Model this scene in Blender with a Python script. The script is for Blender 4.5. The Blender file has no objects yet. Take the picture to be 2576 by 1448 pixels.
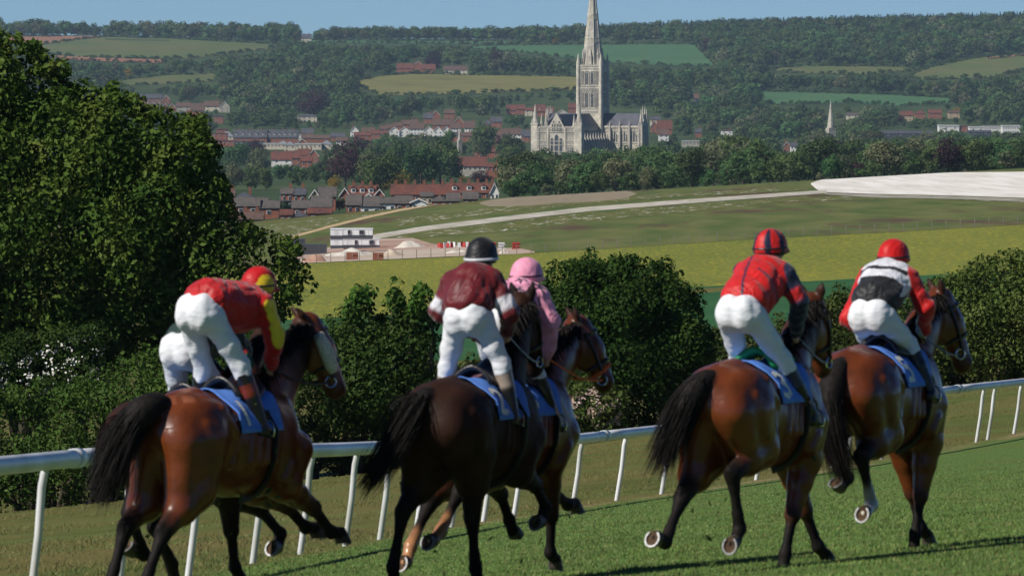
import bpy, bmesh, math, random
import numpy as np
import openvdb
from mathutils import Vector, Matrix
from mathutils.bvhtree import BVHTree

# ---------------------------------------------------------------- camera, sky, sun, exposure
scn = bpy.context.scene
FPX = 17752.0            # focal length in units of the 2576-wide viewing frame
CX, HZ = 1288.0, 80.0    # principal column and eye-level row of that frame
cam_d = bpy.data.cameras.new('camera')
cam = bpy.data.objects.new('camera', cam_d)
scn.collection.objects.link(cam)
cam.location = (0, 0, 0)
cam.rotation_euler = (math.radians(90), 0, 0)
cam_d.sensor_width = 36.0
cam_d.lens = FPX / 2576 * 36.0
cam_d.shift_y = -(724 - HZ) / 2576
cam_d.clip_start = 0.5
cam_d.clip_end = 40000
cam_d.dof.use_dof = True
cam_d.dof.focus_distance = 260.0
cam_d.dof.aperture_fstop = 12.5
scn.camera = cam

SUN_AZ = math.radians(58)    # degrees to the left of straight behind the camera
SUN_EL = math.radians(40)
world = bpy.data.worlds.new('World')
scn.world = world
world.use_nodes = True
wn = world.node_tree
bg = wn.nodes['Background']
sky = wn.nodes.new('ShaderNodeTexSky')
sky.sky_type = 'NISHITA'
sky.sun_disc = False
sky.sun_elevation = SUN_EL
sun_from = Vector((-math.sin(SUN_AZ) * math.cos(SUN_EL), -math.cos(SUN_AZ) * math.cos(SUN_EL), math.sin(SUN_EL)))
sky.sun_rotation = math.atan2(sun_from.x, sun_from.y)
sky.altitude = 100
sky.air_density = 0.5
sky.dust_density = 0.0
sky.ozone_density = 3.5
tint = wn.nodes.new('ShaderNodeMixRGB')
tint.blend_type = 'MULTIPLY'
tint.inputs[0].default_value = 1.0
tint.inputs[2].default_value = (0.60, 0.82, 1.06, 1)
wn.links.new(sky.outputs[0], tint.inputs[1])
wn.links.new(tint.outputs[0], bg.inputs[0])
bg.inputs[1].default_value = 0.064
sun_d = bpy.data.lights.new('sun', 'SUN')
sun_d.energy = 4.9
sun_d.angle = math.radians(0.5)
sun_d.color = (1.0, 0.95, 0.87)
sun = bpy.data.objects.new('sun', sun_d)
scn.collection.objects.link(sun)
sun.rotation_euler = (-sun_from).to_track_quat('-Z', 'Y').to_euler()
scn.view_settings.view_transform = 'Standard'
scn.view_settings.look = 'None'
scn.view_settings.exposure = 0.08
scn.view_settings.gamma = 1.0
scn.view_settings.use_curve_mapping = False
scn.cycles.use_denoising = True
scn.cycles.max_bounces = 6
scn.cycles.diffuse_bounces = 2
scn.cycles.glossy_bounces = 2
scn.cycles.transmission_bounces = 3
scn.cycles.transparent_max_bounces = 8
scn.cycles.volume_bounces = 0

rng = np.random.default_rng(11)
random.seed(5)

# ---------------------------------------------------------------- helpers
COL = scn.collection

def tag(o, label=None, cat=None, group=None, kind=None):
    if label: o['label'] = label
    if cat: o['category'] = cat
    if group: o['group'] = group
    if kind: o['kind'] = kind
    return o

def link(name, me, parent=None, mat=None):
    o = bpy.data.objects.new(name, me)
    COL.objects.link(o)
    if parent is not None: o.parent = parent
    if mat is not None and me is not None and not me.materials: me.materials.append(mat)
    return o

def mesh_np(name, V, Fc, smooth=False, colors=None, attr=None):
    """V (n,3); Fc (m,3) or (m,4) arrays, or a list of such arrays."""
    me = bpy.data.meshes.new(name)
    if not isinstance(Fc, list): Fc = [Fc]
    Fc = [np.asarray(f, dtype=np.int32) for f in Fc if len(f)]
    V = np.asarray(V, dtype=np.float32)
    me.vertices.add(len(V)); me.vertices.foreach_set('co', V.ravel())
    lv = np.concatenate([f.ravel() for f in Fc])
    tot = np.concatenate([np.full(len(f), f.shape[1], dtype=np.int32) for f in Fc])
    st = np.concatenate([[0], np.cumsum(tot)[:-1]]).astype(np.int32)
    me.loops.add(len(lv)); me.loops.foreach_set('vertex_index', lv)
    me.polygons.add(len(tot)); me.polygons.foreach_set('loop_start', st)
    me.polygons.foreach_set('use_smooth', np.full(len(tot), smooth, dtype=bool))
    if colors is not None:
        a = me.attributes.new('Col', 'FLOAT_COLOR', 'POINT')
        c = np.ones((len(V), 4), dtype=np.float32); c[:, :3] = colors
        a.data.foreach_set('color', c.ravel())
    if attr is not None:
        for n, v in attr.items():
            a = me.attributes.new(n, 'FLOAT', 'POINT'); a.data.foreach_set('value', np.asarray(v, dtype=np.float32))
    me.update(calc_edges=True)
    return me

class MB:
    """collects boxes, prisms and tubes into one mesh"""
    def __init__(s): s.v = []; s.f4 = []; s.f3 = []; s.n = 0
    def add(s, V, F):
        V = [tuple(p) for p in V]
        for f in F:
            (s.f4 if len(f) == 4 else s.f3).append([i + s.n for i in f])
        s.v += V; s.n += len(V); return s
    def box(s, x0, x1, y0, y1, z0, z1):
        V = [(x0,y0,z0),(x1,y0,z0),(x1,y1,z0),(x0,y1,z0),(x0,y0,z1),(x1,y0,z1),(x1,y1,z1),(x0,y1,z1)]
        return s.add(V, [(0,3,2,1),(4,5,6,7),(0,1,5,4),(1,2,6,5),(2,3,7,6),(3,0,4,7)])
    def tube(s, pts, radii, n=8, caps=True, flat=None):
        pts = [Vector(p) for p in pts]
        if not hasattr(radii, '__len__'): radii = [radii] * len(pts)
        V = []; F = []
        up = Vector((0, 0, 1))
        for i, p in enumerate(pts):
            d = (pts[min(i + 1, len(pts) - 1)] - pts[max(i - 1, 0)]).normalized()
            if i == 0:
                a = d.cross(up if abs(d.z) < .9 else Vector((1, 0, 0))).normalized()
            else:
                a = (a - d * a.dot(d)).normalized()
            b = d.cross(a)
            for k in range(n):
                t = 2 * math.pi * k / n
                V.append(p + (a * math.cos(t) * (flat or 1) + b * math.sin(t)) * radii[i])
        for i in range(len(pts) - 1):
            for k in range(n):
                k2 = (k + 1) % n
                F.append((i * n + k, i * n + k2, (i + 1) * n + k2, (i + 1) * n + k))
        s.add(V, F)
        if caps:
            m = len(pts)
            c0, c1 = s.n, s.n + 1
            b0 = s.n - m * n
            s.v += [tuple(pts[0]), tuple(pts[-1])]; s.n += 2
            for k in range(n):
                k2 = (k + 1) % n
                s.f3.append([c0, b0 + k2, b0 + k]); s.f3.append([c1, b0 + (m - 1) * n + k, b0 + (m - 1) * n + k2])
        return s
    def mesh(s, name, smooth=False):
        return mesh_np(name, np.array(s.v).reshape(-1, 3), [np.array(s.f4).reshape(-1, 4), np.array(s.f3).reshape(-1, 3)], smooth)
    def build(s, name, mat, parent=None, smooth=False):
        me = s.mesh(name, smooth); me.materials.append(mat)
        return link(name, me, parent)

# ---------------------------------------------------------------- materials
def new_mat(name):
    m = bpy.data.materials.new(name); m.use_nodes = True
    nt = m.node_tree
    return m, nt, nt.nodes['Principled BSDF']

def N(nt, t, **kw):
    n = nt.nodes.new(t)
    for k, v in kw.items():
        if k.startswith('i_'): n.inputs[int(k[2:])].default_value = v
        else: setattr(n, k, v)
    return n

def noise_mat(name, c1, c2, scale, rough=0.8, spec=0.3, detail=6.0, bump=0.0, bdist=0.02, coords='Object', c3=None, scale2=None, stretch=None, metallic=0.0, lo=.35, hi=.65, coat=0.0):
    """two-tone noise colour (optionally a third tone at another scale) with bump"""
    m, nt, p = new_mat(name)
    tc = N(nt, 'ShaderNodeTexCoord')
    mp = N(nt, 'ShaderNodeMapping')
    if stretch: mp.inputs['Scale'].default_value = stretch
    nt.links.new(tc.outputs[coords], mp.inputs[0])
    nz = N(nt, 'ShaderNodeTexNoise'); nz.inputs['Scale'].default_value = scale; nz.inputs['Detail'].default_value = detail
    nt.links.new(mp.outputs[0], nz.inputs[0])
    rp = N(nt, 'ShaderNodeValToRGB')
    rp.color_ramp.elements[0].position = lo; rp.color_ramp.elements[0].color = (*c1, 1)
    rp.color_ramp.elements[1].position = hi; rp.color_ramp.elements[1].color = (*c2, 1)
    nt.links.new(nz.outputs[0], rp.inputs[0])
    out = rp.outputs[0]
    if c3 is not None:
        n2 = N(nt, 'ShaderNodeTexNoise'); n2.inputs['Scale'].default_value = scale2; n2.inputs['Detail'].default_value = 4
        nt.links.new(mp.outputs[0], n2.inputs[0])
        r2 = N(nt, 'ShaderNodeValToRGB'); r2.color_ramp.elements[0].position = .45; r2.color_ramp.elements[1].position = .68
        nt.links.new(n2.outputs[0], r2.inputs[0])
        mx = N(nt, 'ShaderNodeMixRGB'); mx.inputs[2].default_value = (*c3, 1)
        nt.links.new(r2.outputs[0], mx.inputs[0]); nt.links.new(out, mx.inputs[1]); out = mx.outputs[0]
    nt.links.new(out, p.inputs['Base Color'])
    p.inputs['Roughness'].default_value = rough
    p.inputs['Specular IOR Level'].default_value = spec
    p.inputs['Metallic'].default_value = metallic
    p.inputs['Coat Weight'].default_value = coat
    if bump:
        b = N(nt, 'ShaderNodeBump'); b.inputs['Strength'].default_value = bump; b.inputs['Distance'].default_value = bdist
        nt.links.new(nz.outputs[0], b.inputs['Height']); nt.links.new(b.outputs[0], p.inputs['Normal'])
    return m

def flat_mat(name, c, rough=0.6, spec=0.3, metallic=0.0, var=0.12, scale=8.0, coords='Object'):
    c1 = tuple(max(0, x * (1 - var)) for x in c); c2 = tuple(min(1, x * (1 + var)) for x in c)
    return noise_mat(name, c1, c2, scale, rough, spec, metallic=metallic, coords=coords)

def attr_mat(name, rough=.5, spec=.4, nscale=6.0, namt=.18, bump=0.0, bscale=20.0, bdist=.01, coat=0.0, sheen=0.0, stretch=None, aniso=0.0):
    """colour from the mesh's own Col attribute, with slight noise variation"""
    m, nt, p = new_mat(name)
    at = N(nt, 'ShaderNodeAttribute', attribute_name='Col')
    tc = N(nt, 'ShaderNodeTexCoord')
    nz = N(nt, 'ShaderNodeTexNoise'); nz.inputs['Scale'].default_value = nscale; nz.inputs['Detail'].default_value = 5
    nt.links.new(tc.outputs['Object'], nz.inputs[0])
    mr = N(nt, 'ShaderNodeMapRange'); mr.inputs[1].default_value = .3; mr.inputs[2].default_value = .7
    mr.inputs[3].default_value = 1 - namt; mr.inputs[4].default_value = 1 + namt
    nt.links.new(nz.outputs[0], mr.inputs[0])
    mx = N(nt, 'ShaderNodeVectorMath', operation='SCALE')
    nt.links.new(at.outputs[0], mx.inputs[0]); nt.links.new(mr.outputs[0], mx.inputs['Scale'])
    nt.links.new(mx.outputs[0], p.inputs['Base Color'])
    p.inputs['Roughness'].default_value = rough; p.inputs['Specular IOR Level'].default_value = spec
    p.inputs['Coat Weight'].default_value = coat; p.inputs['Coat Roughness'].default_value = .25
    p.inputs['Sheen Weight'].default_value = sheen
    if bump:
        mp = N(nt, 'ShaderNodeMapping')
        if stretch: mp.inputs['Scale'].default_value = stretch
        nt.links.new(tc.outputs['Object'], mp.inputs[0])
        n2 = N(nt, 'ShaderNodeTexNoise'); n2.inputs['Scale'].default_value = bscale; n2.inputs['Detail'].default_value = 3; n2.inputs['Distortion'].default_value = 1.2
        nt.links.new(mp.outputs[0], n2.inputs[0])
        b = N(nt, 'ShaderNodeBump'); b.inputs['Strength'].default_value = bump; b.inputs['Distance'].default_value = bdist
        nt.links.new(n2.outputs[0], b.inputs['Height']); nt.links.new(b.outputs[0], p.inputs['Normal'])
    return m

def unproj(dx, dy, Y):
    """world point at distance Y seen at frame position (dx, dy)"""
    return np.array([(dx - CX) / FPX * Y, Y, -(dy - HZ) / FPX * Y])
# ---------------------------------------------------------------- terrain: the down, the valley, the far hills
T_Y = np.array([230, 300, 400, 560, 750, 950, 1100, 1300, 1500, 1700, 1800, 2000, 2400, 3000, 3600, 4200, 4700, 5200, 5800, 6400, 7000, 7600, 8200, 8800, 9400, 10000, 12500, 16000], float)
T_X = np.array([0, 640, 1288, 1900, 2576], float)
T_D = np.array([[1290,1225,1140,1060,960],[1200,1150,1080,1000,920],[1040,1000,930,860,790],[830,812,765,715,682],[735,722,690,652,620],[685,672,640,602,564],
 [640,628,595,562,535],[608,600,552,522,500],[588,577,521,490,470],[578,565,502,468,436],[574,560,496,460,419],[565,553,502,470,436],[530,524,490,462,440],[482,480,470,455,440],
 [450,450,448,440,425],[425,425,425,420,410],[405,404,403,400,392],[375,375,375,372,365],[335,338,340,335,330],[285,292,295,290,280],[225,232,238,230,220],[170,178,182,175,165],
 [128,136,138,125,108],[100,108,112,90,72],[88,97,100,78,60],[86,95,98,79,61],[96,98,100,92,84],[99,99,100,98,96]], float)
LT = np.log(T_Y)
# dense, smoothed table
LD = np.linspace(LT[0], LT[-1], 420)
DD = np.stack([np.interp(LD, LT, T_D[:, i]) for i in range(5)], 1)
for _ in range(10): DD[1:-1] = (DD[:-2] + 2 * DD[1:-1] + DD[2:]) / 4
def plane_z(X, Y): return -4.22 + 0.08 * X - 0.057 * (Y - 54)
def dyn(dx, Y):
    """frame row of the ground at column dx, distance Y (Y >= 230 part)"""
    dx = np.asarray(dx, float); Y = np.asarray(Y, float)
    cx = np.clip(dx, -1500, 4000)
    i = np.clip(np.searchsorted(T_X, cx) - 1, 0, 3)
    fx = (cx - T_X[i]) / (T_X[i + 1] - T_X[i])
    fx = np.clip(fx, -.6, 1.6)
    fy = np.clip((np.log(np.maximum(Y, 1)) - LD[0]) / (LD[1] - LD[0]), 0, len(LD) - 1.001); j = fy.astype(int); fy = fy - j
    a = DD[j, i] * (1 - fx) + DD[j, i + 1] * fx; b = DD[j + 1, i] * (1 - fx) + DD[j + 1, i + 1] * fx
    return a * (1 - fy) + b * fy
def ground_z(X, Y):
    X = np.asarray(X, float); Y = np.asarray(Y, float)
    dx = CX + FPX * X / np.maximum(Y, 1)
    far = -(dyn(dx, np.maximum(Y, 230)) - HZ) / FPX * Y
    near = plane_z(X, Y)
    t = np.clip((Y - 110) / 120, 0, 1); t = t * t * (3 - 2 * t)
    return near * (1 - t) + far * t
YS = np.exp(np.linspace(math.log(235), math.log(15500), 2400))
def hit(dx, dy, ymin=235):
    """first ground point seen at frame position (dx, dy) beyond ymin"""
    d = dyn(np.full(len(YS), float(dx)), YS)
    ok = np.nonzero((d <= dy) & (YS >= ymin))[0]
    Y = 9500.0
    if len(ok):
        i = ok[0]; Y = YS[i]
        if i > 0 and YS[i - 1] >= ymin and d[i - 1] > dy: Y = YS[i - 1] + (YS[i] - YS[i - 1]) * (d[i - 1] - dy) / (d[i - 1] - d[i])
    X = (dx - CX) / FPX * Y
    return np.array([X, Y, float(ground_z(X, Y))])

# turf colours: greener watered running track, drier rough grass beyond the rail
RAIL = [(-260, 51.5), (0, 57), (240, 62.5), (500, 69), (850, 80), (1150, 91), (1470, 104), (1900, 120), (2475, 142), (2800, 160)]   # column, distance
RX = np.array([(c - CX) / FPX * y for c, y in RAIL]); RY = np.array([y for c, y in RAIL])
def rail_y(X): return np.interp(X, RX, RY)

def terrain():
    cols = np.concatenate([np.linspace(-1500, -120, 16), np.arange(-100, 2700, 20.), np.linspace(2720, 4100, 16)])
    rows = np.concatenate([np.linspace(30, 150, 170), np.linspace(154, 235, 18), np.exp(np.linspace(math.log(240), math.log(12000), 520))])
    Cc, Rr = np.meshgrid(cols, rows)
    # near the camera the sheet is a plain rectangle so that it also covers what lies beside the frame
    X = (Cc - CX) / FPX * np.maximum(Rr, 90)
    Z = ground_z(X, Rr)
    V = np.stack([X, Rr, Z], -1).reshape(-1, 3)
    n = len(cols); m = len(rows)
    idx = np.arange(m * n).reshape(m, n)
    Fq = np.stack([idx[:-1, :-1], idx[:-1, 1:], idx[1:, 1:], idx[1:, :-1]], -1).reshape(-1, 4)
    zone = np.clip((rail_y(V[:, 0]) - V[:, 1] - .3) / 5.0 + .5, 0, 1)
    me = mesh_np('ground', V, Fq, True, attr={'zone': zone, 'far': np.clip((V[:, 1] - 1835) / 60, 0, 1), 'worn': np.exp(-((V[:, 1] - rail_y(V[:, 0]) + .4) / 1.3) ** 2) * np.clip((V[:, 0] + 1.5) / 2, 0, 1)})
    m_, nt, p = new_mat('turf')
    tc = N(nt, 'ShaderNodeTexCoord'); at = N(nt, 'ShaderNodeAttribute', attribute_name='zone')
    def noise(scale, detail=5, stretch=None):
        mp = N(nt, 'ShaderNodeMapping')
        if stretch: mp.inputs['Scale'].default_value = stretch
        nt.links.new(tc.outputs['Object'], mp.inputs[0])
        q = N(nt, 'ShaderNodeTexNoise'); q.inputs['Scale'].default_value = scale; q.inputs['Detail'].default_value = detail
        nt.links.new(mp.outputs[0], q.inputs[0]); return q.outputs[0]
    def ramp(src, cols):
        r = N(nt, 'ShaderNodeValToRGB'); els = r.color_ramp.elements
        while len(els) < len(cols): els.new(.5)
        for e, (pos, c) in zip(els, cols): e.position = pos; e.color = (*c, 1)
        nt.links.new(src, r.inputs[0]); return r.outputs[0]
    def mix(f, a, b):
        q = N(nt, 'ShaderNodeMixRGB')
        for s_, i in ((f, 0), (a, 1), (b, 2)):
            if isinstance(s_, float): q.inputs[i].default_value = s_
            else: nt.links.new(s_, q.inputs[i])
        return q.outputs[0]
    fine = noise(20, 6, (1, .25, 1)); mid = noise(1.5, 6, (1, .16, 1)); big = noise(.22, 5, (1, .22, 1)); stripe = noise(.30, 4, (.25, 1, 1))
    green = ramp(fine, [(.25, (.060, .105, .022)), (.5, (.090, .150, .034)), (.75, (.13, .19, .050))])
    dry = ramp(fine, [(.25, (.075, .068, .020)), (.5, (.135, .115, .036)), (.78, (.21, .165, .065))])
    dgreen = ramp(mid, [(.3, (.060, .080, .016)), (.7, (.110, .118, .030))])
    rough = mix(ramp(big, [(.38, (0, 0, 0)), (.62, (.85, .85, .85))]), dry, dgreen)
    rough = mix(ramp(stripe, [(.5, (0, 0, 0)), (.66, (.5, .5, .5))]), rough, green)
    g2 = mix(ramp(mid, [(.5, (0, 0, 0)), (.72, (.45, .45, .45))]), green, dry)
    out = mix(at.outputs['Fac'], rough, g2)
    a3 = N(nt, 'ShaderNodeAttribute', attribute_name='worn'); m3 = N(nt, 'ShaderNodeMath', operation='MULTIPLY'); nt.links.new(a3.outputs['Fac'], m3.inputs[0]); nt.links.new(ramp(mid, [(.40, (0, 0, 0)), (.58, (1, 1, 1))]), m3.inputs[1])
    out = mix(m3.outputs[0], out, ramp(fine, [(.3, (.16, .12, .055)), (.7, (.30, .235, .12))]))
    a2 = N(nt, 'ShaderNodeAttribute', attribute_name='far'); tn = noise(.012, 5)
    out = mix(a2.outputs['Fac'], out, ramp(tn, [(.35, (.030, .055, .020)), (.65, (.062, .088, .030))]))
    nt.links.new(out, p.inputs['Base Color']); p.inputs['Roughness'].default_value = .95; p.inputs['Specular IOR Level'].default_value = .1
    b = N(nt, 'ShaderNodeBump'); b.inputs['Strength'].default_value = .7; b.inputs['Distance'].default_value = .05
    nt.links.new(fine, b.inputs['Height']); nt.links.new(b.outputs[0], p.inputs['Normal'])
    me.materials.append(m_)
    o = link('ground', me); tag(o, 'grassy downland falling from the racecourse to the valley and hills', kind='structure')
terrain()

# ---------------------------------------------------------------- fields and tracks draped on the terrain
def interp_line(pts, xs):
    pts = sorted(pts); return np.interp(xs, [p[0] for p in pts], [p[1] for p in pts])
KEEP = []     # outlines that tree crowns must not cover (frame columns/rows)
def field(name, label, top, bot, mat, nx=60, ny=8, ymin=235, lift=4.5e-5, keep=True):
    x0 = max(min(p[0] for p in top), min(p[0] for p in bot)); x1 = min(max(p[0] for p in top), max(p[0] for p in bot))
    xs = np.linspace(x0, x1, nx); a = interp_line(top, xs); b = np.maximum(interp_line(bot, xs), a + .05)
    V = np.zeros((nx, ny, 3))
    for i in range(nx):
        for j in range(ny):
            P = hit(xs[i], a[i] + (b[i] - a[i]) * j / (ny - 1), ymin)
            if ymin < 1000 and P[1] > 1780: P = np.array([(xs[i] - CX) / FPX * 1780, 1780., 0.]); P[2] = float(ground_z(P[0], P[1]))    # stop at the crest
            V[i, j] = P; V[i, j, 2] += lift * P[1]
    idx = np.arange(nx * ny).reshape(nx, ny)
    Fq = np.stack([idx[:-1, :-1], idx[:-1, 1:], idx[1:, 1:], idx[1:, :-1]], -1).reshape(-1, 4)
    me = mesh_np(name, V.reshape(-1, 3), Fq, True); me.materials.append(mat)
    o = link(name, me); tag(o, label, kind='structure')
    if keep: KEEP.append((xs, a, b))
    return o
def band(name, label, pts, mat, n=50, ymin=235, lift=8e-5):
    """a track given by centre points (column, row, half width in rows)"""
    pts = sorted(pts)
    field(name, label, [(p[0], p[1] - p[2]) for p in pts], [(p[0], p[1] + p[2]) for p in pts], mat, n, 3, ymin, lift, False)

def speckle_mat(name, c1, c2, c3, s1, s2, th=(.58, .66), stretch=None, rough=.95):
    m, nt, p = new_mat(name)
    tc = N(nt, 'ShaderNodeTexCoord'); mp = N(nt, 'ShaderNodeMapping')
    if stretch: mp.inputs['Scale'].default_value = stretch
    nt.links.new(tc.outputs['Object'], mp.inputs[0])
    a = N(nt, 'ShaderNodeTexNoise'); a.inputs['Scale'].default_value = s1; a.inputs['Detail'].default_value = 7
    b = N(nt, 'ShaderNodeTexNoise'); b.inputs['Scale'].default_value = s2; b.inputs['Detail'].default_value = 8; b.inputs['Roughness'].default_value = .7
    for q in (a, b): nt.links.new(mp.outputs[0], q.inputs[0])
    r1 = N(nt, 'ShaderNodeValToRGB'); r1.color_ramp.elements[0].position = .35; r1.color_ramp.elements[1].position = .65
    r1.color_ramp.elements[0].color = (*c1, 1); r1.color_ramp.elements[1].color = (*c2, 1)
    r2 = N(nt, 'ShaderNodeValToRGB'); r2.color_ramp.elements[0].position = th[0]; r2.color_ramp.elements[1].position = th[1]
    mx = N(nt, 'ShaderNodeMixRGB'); mx.inputs[2].default_value = (*c3, 1)
    nt.links.new(a.outputs[0], r1.inputs[0]); nt.links.new(b.outputs[0], r2.inputs[0])
    nt.links.new(r2.outputs[0], mx.inputs[0]); nt.links.new(r1.outputs[0], mx.inputs[1]); nt.links.new(mx.outputs[0], p.inputs['Base Color'])
    p.inputs['Roughness'].default_value = rough; p.inputs['Specular IOR Level'].default_value = .1
    return m
M_BUTTER = speckle_mat('buttercup_meadow', (.125, .155, .028), (.175, .190, .034), (.38, .32, .030), .06, 2.2, (.50, .68), (1, .07, 1))
M_CROP = speckle_mat('green_corn', (.022, .085, .030), (.036, .105, .036), (.05, .13, .04), .05, .5, (.6, .8))
M_DOWN = speckle_mat('rough_down', (.075, .108, .026), (.140, .148, .046), (.096, .060, .038), .16, .05, (.52, .62), (1, .10, 1))
M_CHALK = speckle_mat('bare_chalk', (.64, .60, .54), (.80, .77, .72), (.52, .48, .41), .30, .14, (.58, .74), (1, .04, 1))
M_TRACK = speckle_mat('chalk_track', (.38, .35, .29), (.54, .50, .43), (.20, .20, .10), .3, .25, (.55, .7), (1, .15, 1))
M_SAND = speckle_mat('sandy_path', (.42, .31, .17), (.50, .38, .22), (.30, .26, .14), .2, .1)
M_SITE = speckle_mat('site_ground', (.44, .36, .28), (.55, .48, .40), (.36, .22, .17), .06, .03, (.45, .6), (1, .5, 1))
M_PLOUGH = speckle_mat('ploughed_earth', (.26, .125, .075), (.31, .16, .10), (.12, .11, .05), .01, .006, (.5, .7), (.3, 1, 1))
M_HILLF = speckle_mat('hill_grass', (.085, .120, .036), (.12, .140, .046), (.14, .13, .055), .02, .009, (.5, .7), (1, .3, 1))
M_OLIVE = speckle_mat('hay_meadow', (.15, .15, .045), (.20, .185, .06), (.13, .12, .04), .02, .012)
M_ARABLE = speckle_mat('young_corn', (.055, .130, .055), (.068, .150, .062), (.09, .15, .065), .01, .006)
M_PATCH = speckle_mat('chalky_grass', (.085, .105, .024), (.14, .14, .046), (.50, .47, .40), .3, .55, (.56, .64), (1, .10, 1))

B_TOP = [(500, 676), (760, 664), (1070, 650), (1300, 640), (1600, 622), (1900, 602), (2300, 582), (2700, 558)]
B_BOT = [(500, 812), (760, 803), (1100, 786), (1750, 722), (2480, 685), (2700, 674)]
field('crop_field', 'dark green crop strip below the buttercup field', B_BOT, [(500, 940), (1288, 900), (2700, 800)], M_CROP, 50, 8, keep=False)
field('buttercup_field', 'meadow yellow with buttercups', B_TOP, B_BOT, M_BUTTER, 60, 10, keep=False)
field('rough_down', 'rough green and brown down with chalk scars', [(450, 580), (620, 567), (900, 541), (1200, 512), (1400, 492), (1600, 474), (1850, 464), (2050, 455), (2300, 434), (2700, 414)], [(x, y - .6) for x, y in B_TOP], M_DOWN, 80, 16, keep=False)
field('chalky_grass', 'grass slope broken by white chalk streaks', [(610, 578), (750, 556), (900, 541), (1000, 530)], [(610, 596), (700, 600), (850, 568), (1000, 534)], M_PATCH, 40, 8, lift=7e-5, keep=False)
field('chalk_verge', 'chalk-strewn grass below the white track', [(960, 600), (1250, 562), (1500, 535), (2000, 496), (2300, 494), (2700, 505)], [(960, 606), (1250, 585), (1500, 556), (2000, 508), (2300, 500), (2700, 515)], M_PATCH, 60, 5, lift=7e-5, keep=False)
field('chalk_bank', 'upper chalk-strewn grass bank', [(1000, 552), (1300, 515), (1700, 488), (2030, 470)], [(1000, 570), (1300, 530), (1700, 496), (2030, 480)], M_PATCH, 50, 5, lift=7e-5, keep=False)
field('hay_strip', 'strip of tall dry grass on the crest', [(1205, 512), (1225, 505), (1260, 499), (1330, 492), (1450, 483), (1540, 478), (1580, 480), (1602, 489)], [(1205, 513), (1230, 521), (1330, 519), (1400, 512), (1450, 511), (1560, 503), (1602, 490)], speckle_mat('dry_grass', (.22, .18, .12), (.30, .25, .17), (.15, .125, .07), .3, .2), 30, 5, lift=8e-5, keep=False)
field('chalk_plateau', 'bare white chalk ground on the right', [(2040, 462), (2066, 452), (2140, 442), (2250, 438), (2400, 435), (2700, 432)], [(2040, 465), (2062, 484), (2200, 489), (2400, 493), (2700, 503)], M_CHALK, 50, 10, lift=7.5e-5, keep=False)
field('chalk_rubble', 'grey rubble strip below the chalk ground', [(2075, 487), (2200, 491), (2400, 495), (2700, 506)], [(2075, 490), (2200, 498), (2400, 502), (2700, 514)], speckle_mat('rubble', (.28, .26, .22), (.42, .39, .34), (.11, .12, .05), .3, .12, (.5, .6)), 40, 4, lift=9e-5, keep=False)
band('chalk_track', 'pale chalk track crossing the down', [(930, 599, 6), (1060, 577, 6), (1230, 556, 6), (1470, 528, 5.5), (1700, 510, 5), (1950, 492, 4.5), (2080, 483, 4)], M_TRACK, 60)
band('sandy_path', 'narrow tan path climbing the down', [(700, 607, 3), (830, 571, 3), (930, 546, 3), (1010, 529, 2.6), (1090, 516, 2.2), (1165, 504, 1.6)], M_SAND, 50)
field('site_ground', 'scraped bare ground of the building site', [(745, 640), (830, 622), (950, 602), (1040, 600), (1085, 614), (1200, 622), (1310, 626), (1345, 634)], [(745, 664), (900, 657), (1070, 649), (1300, 640), (1345, 637)], M_SITE, 50, 6, lift=9e-5, keep=False)
Y5 = 4800
field('ploughed_field', 'pink ploughed field high on the left hill', [(20, 93), (120, 92), (253, 91)], [(20, 108), (77, 117), (140, 109), (253, 94)], M_PLOUGH, 20, 5, Y5)
field('hill_field', 'broad green field on the left hill', [(70, 119), (160, 106), (262, 94), (420, 98), (560, 106), (712, 114)], [(70, 126), (110, 140), (260, 147), (415, 151), (560, 140), (712, 118)], M_HILLF, 40, 6, Y5)
field('ploughed_strip', 'pink ploughed strip below the hill field', [(106, 140), (260, 146), (414, 151)], [(106, 141), (180, 152), (300, 157), (414, 160)], M_PLOUGH, 20, 3, Y5, 7e-5)
field('hill_pasture', 'thin pasture on the wooded slope', [(300, 204), (420, 190), (540, 186)], [(300, 216), (420, 212), (540, 205)], M_HILLF, 20, 4, Y5)
field('far_field', 'pale strip of far field on the ridge', [(775, 103), (1000, 104), (1290, 106)], [(775, 108), (1000, 110), (1290, 112)], M_ARABLE, 24, 3, Y5)
field('arable_field', 'green arable field behind the spire', [(1185, 118), (1288, 115), (1480, 114), (1745, 112), (1795, 163)], [(1185, 123), (1288, 131), (1430, 146), (1540, 158), (1640, 164), (1795, 167)], M_ARABLE, 40, 6, Y5)
field('hay_meadow', 'olive meadow left of the cathedral tower', [(905, 203), (960, 192), (1040, 187), (1200, 190), (1462, 194)], [(905, 222), (960, 242), (1080, 238), (1200, 236), (1300, 232), (1462, 228)], M_OLIVE, 40, 6, Y5)
field('valley_field', 'blue-green field behind the small spire', [(1918, 231), (2100, 235), (2250, 240), (2388, 248)], [(1918, 262), (2020, 262), (2150, 258), (2240, 268), (2388, 260)], M_ARABLE, 30, 5, Y5)
field('wood_edge_field', 'narrow pasture under the wooded ridge', [(1935, 174), (2029, 167), (2135, 168), (2276, 169), (2308, 177)], [(1935, 176), (1980, 184), (2170, 188), (2276, 181), (2308, 178)], M_HILLF, 24, 4, Y5)
field('down_field', 'pale grass down at the right edge', [(2285, 194), (2346, 169), (2452, 148), (2650, 122)], [(2285, 196), (2329, 202), (2487, 195), (2650, 168)], M_HILLF, 24, 5, Y5)
field('tan_strip', 'tan strip along the top of the right down', [(2480, 146), (2560, 138), (2650, 128)], [(2480, 150), (2560, 143), (2650, 134)], M_PLOUGH, 12, 3, Y5, 7e-5)
NFIELD = len(KEEP)
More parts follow.
